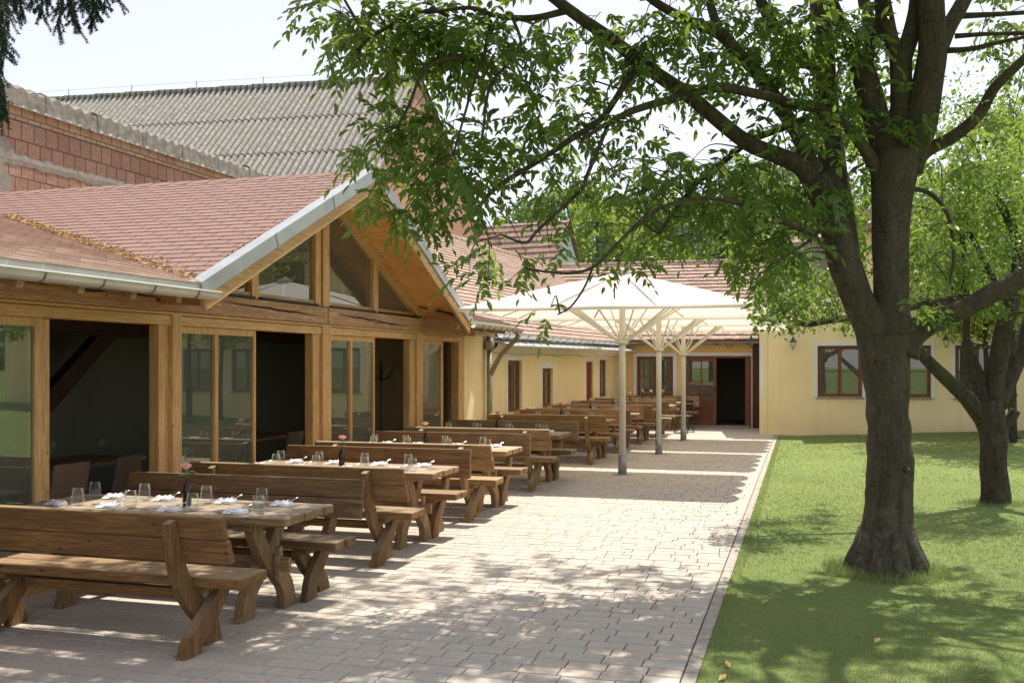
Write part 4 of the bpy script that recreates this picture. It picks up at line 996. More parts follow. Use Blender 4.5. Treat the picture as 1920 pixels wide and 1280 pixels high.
UT = {0: ((.84, .68, .50), (.62, .55, .46), (.98, .93, .86)), 1: (( .78, .66, .52), (.86, .68, .52), (1.1, .98, .86)), 2: ((1.1, .95, .75), (.86, .74, .62), (1.25, 1.1, .92))}
jr = random.Random(3)
for i, (ya, yt, yb, xc, c) in enumerate(units):
    j = lambda s=.02: jr.uniform(-s, s)
    cc = lambda: tuple(v * jr.uniform(.9, 1.08) for v in c)
    place('bench', xc + .03 + (.02 if i else .03), ya, R(jr.uniform(-.8, .8)) + (R(180) if False else 0), f'wooden bench before the {ord_[i]} table, its backrest towards the camera', UT[i][0] if i in UT else cc())
    place('bench', xc + (.07 if i == 0 else .03) + j(), yb - .04, R(180) + R(jr.uniform(-.8, .8)), f'wooden bench behind the {ord_[i]} table, its seat facing the camera', UT[i][1] if i in UT else cc())
    place('table', xc + .02 + j(), yt, R(jr.uniform(-.5, .5)), f'{ord_[i]} long wooden table, standing between its two benches', UT[i][2] if i in UT else cc())
# last table under the window, bench beyond it and a folding chair at its end
lt_ = place('table', -4.25, 27.75, 0, 'farthest wooden table, below the window of the rear building', (1.2, 1.1, 1.0))
place('bench', -3.95, 28.45, R(180), 'wooden bench against the rear wall between window and entrance door', (1.15, 1.0, .85))
fc = empty('folding_chair', (-3.0, 26.5, 0), R(70), label='slim dark metal folding chair at the end of the farthest table', cat='chair')
mb = MB()
for sy in (-.19, .19):
    mb.tube([(-.22, sy, 0), (.10, sy, .45), (.22, sy, .88)], .012, 8); mb.tube([(.25, sy * .9, 0), (-.18, sy * .9, .45)], .012, 8)
mb.tube([(.22, -.19, .88), (.22, .19, .88)], .012, 8); mb.tube([(-.22, -.19, .02), (-.22, .19, .02)], .01, 8); mb.tube([(.25, -.17, .02), (.25, .17, .02)], .01, 8)
mb.build('frame', M['iron'], fc, smooth=True)
mb = MB()
for k in range(5): mb.box(-.2 + k * .075, -.2 + k * .075 + .06, -.19, .19, .45, .462)
mb.build('seat', M['zincdark'], fc)
mb = MB()
for k in range(3): mb.beam((.145 + k * .03, -.18, .62 + k * .1), (.145 + k * .03, .18, .62 + k * .1), .012, .05)
mb.build('backrest', M['iron'], fc)
# striped cushion hanging over the rear bench
cu = MB().box(-3.62, -3.22, 28.37, 28.60, .50, .56); tag(cu.build('cushion', M['curtain'], bevel=.02), 'pale grey seat cushion on the bench beside the entrance', 'cushion')

# ================================================================== TABLEWARE
def make_glass():
    g_ = empty('drinking_glass')
    MB().lathe([(.0, .002), (.036, .0), (.041, .012), (.0435, .03), (.034, .112), (.0325, .112), (.041, .03), (.037, .014), (.0, .013)], 24, (0, 0, 0), False).build('tumbler', M['tumbler'], g_, smooth=True)
    return g_
def tumbler_obj():
    return MB().lathe([(r * 1.12, z * 1.16) for r, z in [(.0, .001), (.036, .0), (.041, .012), (.0435, .03), (.034, .112), (.0328, .112), (.042, .03), (.0375, .014), (.0, .012)]], 24, (0, 0, 0), False).build('drinking_glass', M['tumbler'], smooth=True)
glass0 = tumbler_obj()
def napkin_obj():
    # rolled and folded cloth: a flattened spiral bundle with a loose corner
    mb = MB(); n_ = 10; prof = []
    sec = [(-.04, 0), (-.036, .014), (-.018, .021), (.0, .022), (.020, .026), (.036, .018), (.041, .004), (.036, 0)]
    xs_ = [-.095, -.085, -.06, -.03, 0, .03, .06, .085, .093]; k = len(sec); vs = []
    for i, x in enumerate(xs_):
        s = .82 if i in (0, len(xs_) - 1) else 1; sk = .012 * math.sin(i * .8)
        for (a, b) in sec: vs.append(((x + a * .25) * .8, a * s * .9 + sk, b * s * 1.35 * (1 + .16 * math.sin(i * 1.7 + a * 60))))
    mb.add(vs, [(i * k + j, (i + 1) * k + j, (i + 1) * k + (j + 1) % k, i * k + (j + 1) % k) for i in range(len(xs_) - 1) for j in range(k)] + [tuple(range(k)), tuple((len(xs_) - 1) * k + j for j in range(k - 1, -1, -1))])
    mb.add([(-.085, -.05, .002), (-.02, -.055, .004), (-.01, .0, .03), (-.075, .0, .028)], [(0, 1, 2, 3)])
    return mb.build('napkin', M['napkin'], smooth=False)
nap0 = napkin_obj()
def fork_obj():
    mb = MB(); mb.tube([(-.09, 0, 0), (-.02, 0, .004), (.04, 0, .004)], [.0045, .003, .003], 6)
    for k in range(4): mb.tube([(.04, (k - 1.5) * .002, .004), (.055, (k - 1.5) * .0062, .0), (.095, (k - 1.5) * .0062, .008)], .0018, 5)
    return mb.build('fork', M['steel'], smooth=True)
def knife_obj():
    mb = MB(); mb.tube([(-.1, 0, 0), (0, 0, 0)], [.006, .0045], 6); mb.box(0, .10, -.009, .009, -.001, .001); return mb.build('knife', M['steel'])
fork0 = fork_obj(); knife0 = knife_obj()
fresh = {'g': True, 'n': True, 'f': True, 'k': True}
def inst(key, src, loc, rot, lab, cat, grp):
    o = src if fresh[key] else src.copy()
    if not fresh[key]: C.objects.link(o)
    fresh[key] = False; o.location = loc; o.rotation_euler = rot; return tag(o, lab, cat, grp)
def vase(x, y, z, lab, rlab, white=False, h=.20, s=1.0, seed=0):
    rr = random.Random(seed)
    v = MB().lathe([(.0, .0), (.030, 0), (.033, .01), (.033, .12), (.028, .145), (.015, .165), (.013, .20), (.017, .202), (.011, .205)], 20).build('bottle_vase', M['bottle'], smooth=True)
    v.location = (x, y, z); tag(v, lab, 'vase', 'brown bottle vases on the tables')
    r = empty('rose', (x, y, z + .06), rr.uniform(0, 6), label=rlab, cat='rose', group='single roses in bottle vases')
    top = Vector((rr.uniform(-.02, .02), rr.uniform(-.02, .02), .235))
    MB().tube([(0, 0, 0), (0, 0, .14), top], .0028, 6).build('stem', M['stem'], r)
    mb = MB()
    for k in range(4):
        a = rr.uniform(0, 6.28); zz = rr.uniform(.15, .20); dv = Vector((math.cos(a), math.sin(a), .1)); sd_ = Vector((-math.sin(a), math.cos(a), 0)); o_ = Vector((0, 0, zz))
        L = rr.uniform(.055, .085); mb.add([o_, o_ + dv * L * .45 + sd_ * .028 + Vector((0, 0, .008)), o_ + dv * L + Vector((0, 0, -.006)), o_ + dv * L * .45 - sd_ * .028 + Vector((0, 0, .008))], [(0, 1, 2, 3)])
        mb.tube([o_, o_ + dv * .01], .002, 4)
    mb.build('leaf', M['stem'], r)
    # blossom from overlapping cupped petals
    mb = MB()
    for ring_, (rad, hh, n_) in enumerate(((.012, .046, 3), (.02, .044, 4), (.028, .038, 5), (.034, .028, 5))):
        for k in range(n_):
            a = 2 * math.pi * k / n_ + ring_ * .6; da = math.pi / n_ * 1.15; vs = []
            for j in range(4):
                for i in range(5):
                    aa = a - da + 2 * da * i / 4; t = j / 3; rr_ = rad * (.35 + .75 * math.sin(t * 1.45)) + (.006 * t if ring_ > 1 else -.002 * t)
                    vs.append(top + Vector((math.cos(aa) * rr_, math.sin(aa) * rr_, -.018 + hh * t * (1 - .12 * ((i - 2) / 2) ** 2))))
            mb.add(vs, [(j * 5 + i, j * 5 + i + 1, j * 5 + i + 6, j * 5 + i + 5) for j in range(3) for i in range(4)])
    mb.build('blossom', M['petalw'] if white else M['petal'], r, smooth=True)
slots_near = [-.67, -.20, .34, .86]; slots_far = [-.82, -.37, .18, .67]
pos_names = ['first from the pavilion', 'second from the pavilion', 'third from the pavilion', 'nearest the path']
vx = [-4.47, -4.62, -4.66, -4.57, -4.46, -4.38, -4.32, -4.28]
for i, (ya, yt, yb, xc, c) in enumerate(units):
    tn = ord_[i]
    far_only = i >= 4
    for side, sl, dy, lab_s in (('n', slots_near, -.23, 'camera side'), ('f', slots_far, .14, 'far side')):
        if far_only and side == 'n': continue
        for k, sx in enumerate(sl):
            x = xc + sx + jr.uniform(-.015, .015); y = yt + dy + jr.uniform(-.015, .015)
            inst('g', glass0, (x, y, .772), (0, 0, 0), f'clear glass tumbler on the {tn} table, {lab_s}, {pos_names[k]}', 'glass', 'tumblers on the terrace tables')
            if i > 3: continue
            nx_ = x + (-.16 if side == 'n' else .16); ny_ = y + (-.04 if side == 'n' else .03); rz = jr.uniform(-.15, .15)
            inst('n', nap0, (nx_, ny_, .772), (0, 0, rz), f'folded white napkin on the {tn} table, {lab_s}, {pos_names[k]}', 'napkin', 'white napkins on the terrace tables')
            if i > 2: continue
            inst('f', fork0, (nx_ + .02, ny_ + .01, .801), (0, R(-14), rz + .55), f'steel fork on a napkin of the {tn} table, {lab_s}, {pos_names[k]}', 'fork', 'forks on the napkins')
            inst('k', knife0, (nx_ - .03, ny_ - .0, .800), (0, R(-4), rz + .3), f'steel knife on a napkin of the {tn} table, {lab_s}, {pos_names[k]}', 'knife', 'knives on the napkins')
    vase(vx[i], yt - .02, .772, f'brown glass bottle vase on the {tn} table', f'pink rose in the bottle vase of the {tn} table', seed=i)
vase(onY(1205, 27.75), 27.75, .772, 'brown bottle vase at the left on the farthest table', 'pale pink rose at the left of the farthest table', seed=21)
vase(onY(1223, 27.75), 27.68, .772, 'brown bottle vase in the middle of the farthest table', 'white rose in the middle of the farthest table', True, seed=22)
vase(onY(1241, 27.75), 27.8, .772, 'brown bottle vase at the right on the farthest table', 'pink rose at the right of the farthest table', seed=23)

# ================================================================== INSIDE FURNITURE (dim, behind the openings)
def in_chair(x, y, rz, lab):
    p = empty('dining_chair', (x, y, 0), rz, label=lab, cat='chair', group='chairs inside the pavilion')
    MB().box(-.23, .23, -.23, .23, .43, .49).build('seat', M['chair'], p, bevel=.02)
    mb = MB(); mb.beam((0, .22, .48), (0, .30, .88), .46, .04, up=(0, 1, 0)); mb.build('backrest', M['chair'], p, bevel=.02)
    for sx in (-1, 1):
        for sy in (-1, 1): MB().beam((sx * .19, sy * .19, .43), (sx * .23, sy * .24, 0), .035, .035, up=(1, 0, 0)).build('leg', M['larch_v'], p)
def in_table(x, y, L, W, rz, lab):
    p = empty('dining_table', (x, y, 0), rz, label=lab, cat='table', group='tables inside the pavilion')
    MB().box(-L / 2, L / 2, -W / 2, W / 2, .71, .75).build('tabletop', M['inwood'], p, bevel=.005)
    for sx in (-1, 1):
        for sy in (-1, 1): MB().box(sx * (L / 2 - .08) - .035, sx * (L / 2 - .08) + .035, sy * (W / 2 - .08) - .035, sy * (W / 2 - .08) + .035, 0, .7095).build('leg', M['inwood'], p)
def wine(x, y, z, lab):
    g_ = MB().lathe([(.035, 0), (.034, .003), (.004, .008), (.0035, .10), (.02, .115), (.036, .15), (.038, .17), (.03, .225)], 16, (0, 0, 0), False).build('wine_glass', M['tumbler'], smooth=True)
    g_.location = (x, y, z); tag(g_, lab, 'wine glass', 'wine glasses inside the pavilion')
in_table(-7.9, 8.9, .9, 2.4, 0, 'dark wooden dining table inside the left pavilion opening')
in_table(-8.0, 13.2, .9, 2.0, 0, 'dark wooden dining table inside the middle pavilion opening')
for k, (x, y, rz, s) in enumerate(((-7.1, 8.1, R(-95), 'near left seat of the left inner table'), (-7.1, 8.9, R(-82), 'middle seat of the left inner table'), (-7.1, 9.7, R(-92), 'right seat of the left inner table'), (-8.7, 8.4, R(85), 'far left seat of the left inner table'), (-8.7, 9.4, R(95), 'far right seat of the left inner table'),
                         (-7.2, 12.7, R(-90), 'front left seat of the middle inner table'), (-7.2, 13.6, R(-95), 'front right seat of the middle inner table'))):
    in_chair(x, y, rz, 'brown upholstered chair, ' + s)
for k, (x, y) in enumerate(((-7.75, 8.1), (-8.1, 8.5), (-7.75, 8.9), (-8.1, 9.3), (-7.75, 9.7), (-7.85, 12.6), (-7.85, 13.1), (-8.15, 13.6))):
    wine(x, y, .752, 'stemmed wine glass on the ' + ('left' if k < 5 else 'middle') + ' inner table, ' + ['first', 'second', 'third', 'fourth', 'fifth', 'first', 'second', 'third'][k] + ' from the camera')
cs = empty('coat_stand', (-7.0, 15.9, 0), label='black iron coat stand with curled hooks inside the right pavilion opening', cat='coat stand')
MB().tube([(0, 0, 0), (0, 0, 1.95)], .014, 8).build('pole', M['iron'], cs)
for k in range(6):
    a = k * math.pi / 3; h_ = MB().tube([(math.cos(a) * r, math.sin(a) * r, z) for r, z in ((0, 1.55), (.12, 1.58), (.22, 1.7), (.27, 1.8), (.24, 1.84))], .009, 6); h_.build('hook', M['iron'], cs)
for k in range(4):
    a = k * math.pi / 2 + .4; MB().tube([(math.cos(a) * r, math.sin(a) * r, z) for r, z in ((0, .35), (.12, .3), (.25, .12), (.28, 0))], .011, 6).build('foot', M['iron'], cs)

# ================================================================== LAMP POST on the lawn
lpx = Vector((4.42, 24.1, 0)); lz = lawn_z(lpx.x, lpx.y)
lp = empty('lamp_post', (lpx.x, lpx.y, lz), label='dark green cast iron lamp post at the right edge of the lawn', cat='lamp post')
MB().lathe([(.17, 0), (.17, .05), (.13, .10), (.10, .14), (.085, .3), (.085, .9), (.11, .93), (.11, .98), (.085, 1.0), (.085, 1.2), (.10, 1.22), (.10, 1.27), (.055, 1.32), (.05, 2.4), (.04, 3.0)], 18).build('post', M['postgreen'], lp, smooth=True)
MB().lathe([(.05, 3.0), (.09, 3.05), (.16, 3.35), (.18, 3.37), (.03, 3.55), (.0, 3.6)], 6).build('lantern_head', M['postgreen'], lp)

# ================================================================== TREES
def pinnate(centres, dirs, Ls, npair=4, lw=.037, ll=.100, rs=None):
    """compound ash leaves; returns verts and quads (numpy). centres = leaf base, dirs = rachis direction"""
    N = len(centres); P = np.asarray(centres, float); D = np.asarray(dirs, float); D /= np.linalg.norm(D, axis=1)[:, None]
    up = np.tile([0, 0, 1.0], (N, 1)) + rng.normal(0, .35, (N, 3)); S = np.cross(D, up); S /= np.linalg.norm(S, axis=1)[:, None]; U = np.cross(S, D)
    V = []; Ls = np.asarray(Ls)[:, None]
    for j in range(npair * 2 + 1):
        if j == npair * 2: t = 1.0; sd_ = 0
        else: t = .32 + .6 * (j // 2) / npair; sd_ = 1 if j % 2 else -1
        base = P + D * Ls * t - np.array([[0, 0, 1.]]) * (Ls * t * t * .35)
        jd = rng.normal(0, .18, (N, 3))
        d = D * (.55 if sd_ else 1) + S * sd_ * .85 + np.array([[0, 0, -.45]]) + jd; d /= np.linalg.norm(d, axis=1)[:, None]
        s = np.cross(d, U + rng.normal(0, .3, (N, 3))); s /= np.linalg.norm(s, axis=1)[:, None]; n_ = np.cross(s, d)
        L = ll * rng.uniform(.8, 1.15, (N, 1)) * (Ls / .27); W = L * (lw / ll) * rng.uniform(.85, 1.15, (N, 1))
        cup = W * .25
        q = np.stack([base, base + d * L * .30 + s * W * .5 + n_ * cup, base + d * L * .65 + s * W * .42 + n_ * cup, base + d * L + n_ * -L * .08, base + d * L * .65 - s * W * .42 + n_ * cup, base + d * L * .30 - s * W * .5 + n_ * cup], 1)
        V.append(q)
    V = np.stack(V, 1).reshape(-1, 6, 3); k = len(V); b = np.arange(k)[:, None] * 6
    Fq = np.concatenate([b + np.array([[0, 1, 2, 3]]), b + np.array([[0, 3, 4, 5]])])
    return V.reshape(-1, 3), Fq
def leaf_quads(C_, size, asp=.5, droop=0):
    N = len(C_); d = rng.normal(0, 1, (N, 3)); d[:, 2] -= droop; d /= np.linalg.norm(d, axis=1)[:, None]; s = np.cross(d, rng.normal(0, 1, (N, 3))); s /= np.linalg.norm(s, axis=1)[:, None]
    L = np.asarray(size) * rng.uniform(.7, 1.3, N); L = L[:, None]; q = np.stack([C_ - d * L * .5, C_ + s * L * asp * .5, C_ + d * L * .5, C_ - s * L * asp * .5], 1)
    return q.reshape(-1, 3), np.arange(N * 4).reshape(-1, 4)

# --- the big ash beside the terrace
ash = empty('ash_tree', (.72, 9.45, 0), label='large ash tree with a forked grey trunk standing on the lawn beside the terrace', cat='tree')
inv = Vector((-.72, -9.45, 0))
wmb = MB(); nodes = []
def limb(px, n_=12, sub=5, wob=.02, reg=True):
    """px: (u,v,rpx,depth)"""
    pts = []; rad = []
    for u, v, r, d in px: p = at(u, v, d) + inv; pts.append((p.x, p.y, p.z, r * d / F))
    s = cr(pts, sub); P = [Vector(q[:3]) for q in s]; Rr = [max(.003, q[3]) for q in s]
    wmb.tube(P, Rr, n_, True, wob)
    if reg: nodes.extend([(p, r) for p, r in zip(P, Rr)])
T = 8.86
limb([(1652, 1088, 70, T), (1655, 1060, 57, T), (1661, 1020, 49, T), (1666, 950, 43, T), (1669, 880, 42, T), (1667, 820, 39, T), (1664, 760, 38, T), (1660, 690, 42, T), (1656, 630, 48, T)], 40, 8, .03)
limb([(1668, 690, 30, T), (1672, 620, 36, T), (1671, 560, 32, T), (1670, 460, 33, T), (1672, 380, 36, T), (1678, 320, 42, T), (1684, 285, 40, T)], 22, 6, .015)
limb([(1650, 690, 30, T), (1637, 620, 33, T), (1608, 560, 29, T - .02), (1586, 500, 30, T - .05), (1569, 440, 28, T - .08), (1549, 380, 25, T - .1), (1528, 330, 22, T - .15)], 20, 6, .015)
limb([(1590, 510, 26, T + .05), (1578, 440, 28, T + .1), (1565, 340, 26, T + .2), (1552, 230, 23, T + .3), (1545, 120, 21, T + .4), (1538, 20, 19, T + .5), (1530, -120, 16, T + .6), (1500, -260, 11, T + .7)], 16)
limb([(1668, 300, 26, T), (1640, 210, 24, T + .1), (1618, 130, 22, T + .2), (1604, 95, 20, T + .25)], 14)
limb([(1610, 110, 14, T + .2), (1585, 60, 13, T + .1), (1562, 10, 12, T), (1530, -90, 10, T), (1470, -200, 7, T - .2)], 12)
limb([(1612, 115, 12, T + .2), (1630, 50, 12, T + .4), (1620, 0, 11, T + .5), (1610, -120, 8, T + .8)], 12)
limb([(1622, 120, 13, T + .2), (1652, 40, 13, T + .1), (1650, -20, 12, T), (1640, -160, 9, T - .3)], 12)
limb([(1684, 310, 22, T), (1688, 220, 19, T), (1690, 130, 20, T), (1688, 100, 20, T)], 14)
limb([(1684, 120, 14, T), (1668, 60, 13, T - .1), (1658, 0, 12, T - .2), (1640, -130, 9, T - .5)], 12)
limb([(1692, 115, 17, T), (1712, 50, 16, T), (1722, -10, 15, T), (1730, -150, 11, T)], 12)
limb([(1700, 320, 28, T), (1722, 250, 29, T - .05), (1738, 170, 28, T - .1), (1748, 90, 26, T - .15), (1748, 0, 22, T - .2), (1745, -150, 17, T - .2), (1760, -300, 11, T - .3)], 16)
limb([(1752, 120, 16, T - .12), (1775, 60, 15, T), (1800, 15, 14, T + .1), (1830, -40, 12, T + .3), (1900, -160, 8, T + .6)], 12)
limb([(1700, 330, 16, T), (1735, 285, 13, T), (1790, 255, 12, T - .1), (1835, 215, 11, T - .2), (1865, 165, 10, T - .3), (1905, 125, 9, T - .4), (1960, 80, 7, T - .5), (2050, 30, 5, T - .6)], 10)
limb([(1650, 330, 14, T), (1625, 285, 12, T - .1), (1590, 240, 10, T - .2), (1545, 208, 10, T - .3), (1480, 192, 10, T - .4), (1420, 176, 9, T - .5), (1350, 165, 9, T - .6), (1290, 178, 8, T - .7), (1200, 203, 7, T - .8), (1150, 225, 5, T - .9), (1090, 262, 4, T - 1.0)], 9)
# long left limbs
limb([(1540, 370, 22, T - .1), (1505, 315, 18, T - .15), (1455, 290, 16, T - .2), (1405, 270, 15, T - .25), (1350, 228, 14, T - .35), (1285, 175, 14, T - .45), (1215, 128, 13, T - .6), (1150, 76, 12, T - .7), (1085, 32, 11, T - .85), (1030, -10, 10, T - 1), (940, -80, 7, T - 1.2), (820, -140, 5, T - 1.4)], 12)
limb([(1535, 360, 20, T - .1), (1505, 270, 15, T - .1), (1470, 210, 14, T - .15), (1430, 150, 13, T - .2), (1380, 95, 12, T - .3), (1348, 62, 12, T - .35), (1290, 38, 9, T - .5), (1230, 5, 8, T - .6), (1150, -60, 6, T - .8)], 12)
limb([(1350, 62, 9, T - .35), (1335, 20, 8, T - .3), (1325, -20, 7, T - .2), (1300, -120, 5, T - .1)], 8)
limb([(1545, 130, 14, T + .4), (1505, 110, 13, T + .3), (1470, 70, 12, T + .2), (1440, 30, 11, T + .1), (1400, -60, 8, T)], 10)
limb([(1212, 130, 9, T - .6), (1180, 145, 7, T - .65), (1155, 185, 6, T - .7), (1125, 225, 6, T - .75), (1070, 262, 5.5, T - .8), (1000, 308, 5, T - .9), (930, 352, 4.5, T - 1.0), (885, 400, 3.5, T - 1.1), (845, 415, 2.5, T - 1.15)], 8)
limb([(1065, 20, 7, T - .9), (1000, 34, 6, T - 1), (930, 30, 5, T - 1.1), (880, 15, 4, T - 1.2), (800, 25, 3, T - 1.3)], 7)
limb([(1590, 500, 8, T - .1), (1540, 455, 5.5, T - .4), (1450, 405, 4.5, T - .7), (1340, 372, 4, T - .95), (1250, 385, 3.8, T - 1.1), (1190, 425, 4, T - 1.2), (1150, 465, 3.5, T - 1.25), (1110, 502, 3.2, T - 1.3), (1060, 512, 2.5, T - 1.35), (990, 505, 2, T - 1.4)], 7)
limb([(1112, 500, 2.6, T - 1.3), (1095, 540, 2.3, T - 1.3), (1070, 575, 2, T - 1.3), (1045, 590, 1.5, T - 1.3)], 6)
limb([(1140, 235, 4, T - .9), (1100, 330, 4, T - 1.1), (1090, 355, 3.5, T - 1.15), (1010, 430, 3.2, T - 1.25), (985, 455, 3, T - 1.3), (940, 440, 2, T - 1.35)], 7)
limb([(920, 40, 3.5, T - 1.1), (905, 110, 3, T - 1.3), (890, 150, 3, T - 1.4), (850, 290, 2, T - 1.5)], 6)
limb([(960, 30, 3.5, T - 1.1), (975, 90, 3, T - 1.2), (920, 160, 3, T - 1.3), (905, 250, 2.5, T - 1.3), (890, 310, 1.5, T - 1.4)], 6)
limb([(890, 110, 3.5, T - 1.2), (830, 112, 4, T - 1.4), (790, 140, 3.5, T - 1.5), (770, 190, 3, T - 1.5), (745, 240, 2, T - 1.5)], 6)
limb([(840, 30, 4, T - 1.2), (800, 20, 4, T - 1.3), (710, 60, 3.5, T - 1.4), (670, 95, 2.5, T - 1.4)], 6)
limb([(1690, 660, 34, T), (1712, 625, 26, T - .02), (1760, 598, 20, T - .05), (1810, 577, 18, T - .1), (1865, 548, 19, T - .2), (1930, 515, 18, T - .3), (2030, 470, 14, T - .4), (2130, 400, 9, T - .4)], 14)
limb([(1700, 352, 5, T), (1742, 362, 4.5, T + .1), (1772, 392, 4, T + .2), (1785, 435, 3.5, T + .2), (1788, 485, 2.8, T + .2), (1780, 530, 2, T + .2)], 8)
limb([(1250, -20, 6, T - .4), (1380, -60, 8, T - .2), (1500, -150, 9, T)], 6)
limb([(1560, 470, 9, T + .3), (1500, 400, 8, T + .4), (1440, 330, 0.1, T + .4)], 6) if False else None
limb([(1545, 205, 7, T + .4), (1480, 235, 7, T + .3), (1410, 262, 7, T + .2), (1360, 300, 6, T), (1310, 340, 5, T - .2), (1265, 395, 3.5, T - .4), (1235, 440, 2.5, T - .5)], 7)
limb([(1800, 30, 6, T + .1), (1850, 28, 5, T + .1), (1920, 24, 4, T), (2000, 20, 3, T)], 6)
limb([(1790, 68, 5, T), (1850, 64, 4, T - .1), (1930, 62, 4, T - .2), (2000, 60, 3, T - .3)], 6)
limb([(1765, 95, 6, T - .1), (1820, 92, 5, T - .3), (1880, 78, 4, T - .4), (1940, 66, 3, T - .5)], 6)
limb([(1560, 345, 5, T), (1580, 380, 4, T - .3), (1530, 440, 4, T - .6), (1490, 470, 3, T - .8), (1440, 500, 2.5, T - .9)], 6)
# knots and scars on the bark
for u, v, r in ((1700, 880, 5), (1640, 850, 5)):
    p = at(u, v, T - 46 * T / F * .9) + inv; wmb.tube([p, p + Vector((.0, -.03, 0))], [r * T / F * 1.2, r * T / F * .7], 12, True, .08)
# flaring root plates
for k in range(9):
    a = k * 2 * math.pi / 9 + .2; rr0 = .30; rr1 = .33 + .035 * math.sin(k * 2.3)
    wmb.tube([Vector((math.cos(a) * .16, math.sin(a) * .16, .36)), Vector((math.cos(a) * .21, math.sin(a) * .21, .2)), Vector((math.cos(a) * .29, math.sin(a) * .29, .06)), Vector((math.cos(a) * rr1, math.sin(a) * rr1, -.05))], [.085, .085, .075, .05], 14, True, .03)
# clumps (u,v,r,depth)
CL = [(620, 60, 34), (660, 60, 40), (720, 70, 44), (980, 40, 40), (1010, 120, 36), (1090, 70, 36), (1150, 110, 34), (1220, 100, 36), (1290, 60, 36), (1370, 90, 36), (1180, 350, 40), (1260, 350, 40), (1420, 360, 40), (1450, 310, 34), (1360, 300, 36), (1300, 350, 38), (1400, 430, 40), (1460, 450, 40), (600, 5, 35), (640, 25, 50), (690, 40, 60), (750, 40, 70), (820, 45, 70), (880, 60, 70), (640, 90, 32), (655, 125, 24), (690, 110, 40), (740, 95, 50), (790, 80, 55), (850, 110, 50), (900, 110, 50), (950, 70, 55), (960, 130, 45), (1010, 70, 40), (930, 150, 35), (870, 150, 30),
      (770, 200, 42), (730, 240, 45), (700, 275, 42), (670, 290, 28), (740, 300, 50), (800, 250, 50), (850, 240, 50), (895, 260, 45), (830, 310, 55), (770, 350, 50), (725, 370, 40), (790, 395, 38), (880, 310, 48), (935, 290, 42), (960, 250, 35), (915, 350, 38), (870, 370, 35), (820, 390, 30), (760, 420, 22), (735, 405, 25),
      (985, 165, 30), (1000, 215, 36), (1040, 190, 46), (1050, 140, 30), (1060, 240, 50), (1100, 110, 40), (1110, 230, 48), (1150, 170, 36), (1190, 60, 45), (1240, 60, 50), (1260, 130, 45), (1310, 110, 45), (1250, 170, 35), (1340, 150, 40), (1400, 40, 55), (1430, 110, 50), (1480, 40, 60), (1380, 130, 40), (1420, 220, 36), (1300, 30, 40), (1500, 150, 45), (1480, 220, 36), (1120, 30, 35), (1050, 20, 30), (1210, 230, 30), (1180, 260, 35),
      (1010, 290, 34), (1040, 330, 45), (1100, 310, 45), (1150, 320, 48), (1200, 310, 48), (1250, 320, 55), (1300, 300, 45), (1340, 340, 55), (1400, 310, 45), (1390, 380, 55), (1320, 390, 50), (1250, 390, 45), (1200, 400, 42), (1170, 440, 38), (1440, 400, 58), (1490, 440, 52), (1390, 440, 50), (1470, 350, 46), (1350, 470, 38), (1420, 490, 46), (1230, 440, 30), (1300, 440, 35), (1470, 500, 40), (1110, 380, 34), (1060, 390, 30),
      (900, 470, 30), (940, 458, 30), (985, 470, 30), (1030, 465, 28), (880, 515, 24), (915, 522, 24), (950, 530, 16), (1033, 575, 30), (1160, 485, 22), (1180, 500, 18), (1080, 460, 22),
      (1560, 60, 50), (1590, 150, 48), (1600, 230, 45), (1555, 270, 40), (1560, 180, 45), (1640, 170, 30), (1620, 270, 38), (1700, 200, 34), (1720, 230, 28), (1650, 250, 30), (1550, 340, 40), (1600, 300, 36), (1520, 30, 40), (1600, 30, 40), (1510, 340, 30),
      (1620, 60, 44), (1660, 30, 40), (1700, 60, 36), (1580, 110, 46), (1610, 200, 44), (1690, 270, 30), (1540, 210, 44), (1500, 250, 40), (1480, 90, 48), (1640, 330, 28), (1590, 360, 40), (1600, 420, 36), (1620, 480, 30), (1530, 400, 40), (1500, 380, 40), (1560, 30, 48), (1440, 60, 44), (1350, 20, 44), (1250, 20, 44), (1170, 120, 36), (1850, 40, 44), (1890, 85, 40), (1880, 140, 36), (1900, 210, 40), (1860, 245, 34), (1810, 250, 30), (1790, 200, 18), (1830, 110, 24), (1900, 20, 40), (1760, 300, 22), (1840, 300, 30), (1740, 430, 34), (1730, 500, 34), (1760, 560, 24), (1720, 570, 20)]
bases = []; dirs = []; Ls = []
npos = np.array([tuple(n_[0]) for n_ in nodes]); nrad = np.array([n_[1] for n_ in nodes]); thin = nrad < .075
def twig_to(p, mx=3.0):
    d = np.linalg.norm(npos - np.array(p), axis=1) + np.where(thin, 0, .5); j = int(np.argmin(d)); q = Vector(npos[j])
    m_ = (q + p) / 2 + Vector((random.uniform(-.08, .08), random.uniform(-.08, .08), .12 * (q - p).length + .02)); r0 = min(.012, .004 + .006 * (q - p).length)
    s = cr([tuple(q), tuple(m_), tuple(p)], 5); wmb.tube([Vector(x) for x in s], [r0 + (.0025 - r0) * i / (len(s) - 1) for i in range(len(s))], 5, False); return m_
def clump(p, rad, n_, Lr=(.22, .30)):
    for _ in range(n_):
        v = Vector((random.gauss(0, 1), random.gauss(0, 1), random.gauss(0, 1))).normalized() * rad * random.uniform(.15, .85) ** .7
        v.z *= .75; b = p + v * .8; bases.append(tuple(b)); dd = v.normalized() * .8 + Vector((random.uniform(-.5, .5), random.uniform(-.5, .5), random.uniform(-.7, .25)))
        dirs.append(tuple(dd)); Ls.append(random.uniform(*Lr))
        if random.random() < .5: wmb.tube([p, p + v * .4 + Vector((0, 0, .01)), b], [.0035, .003, .002], 4, False)
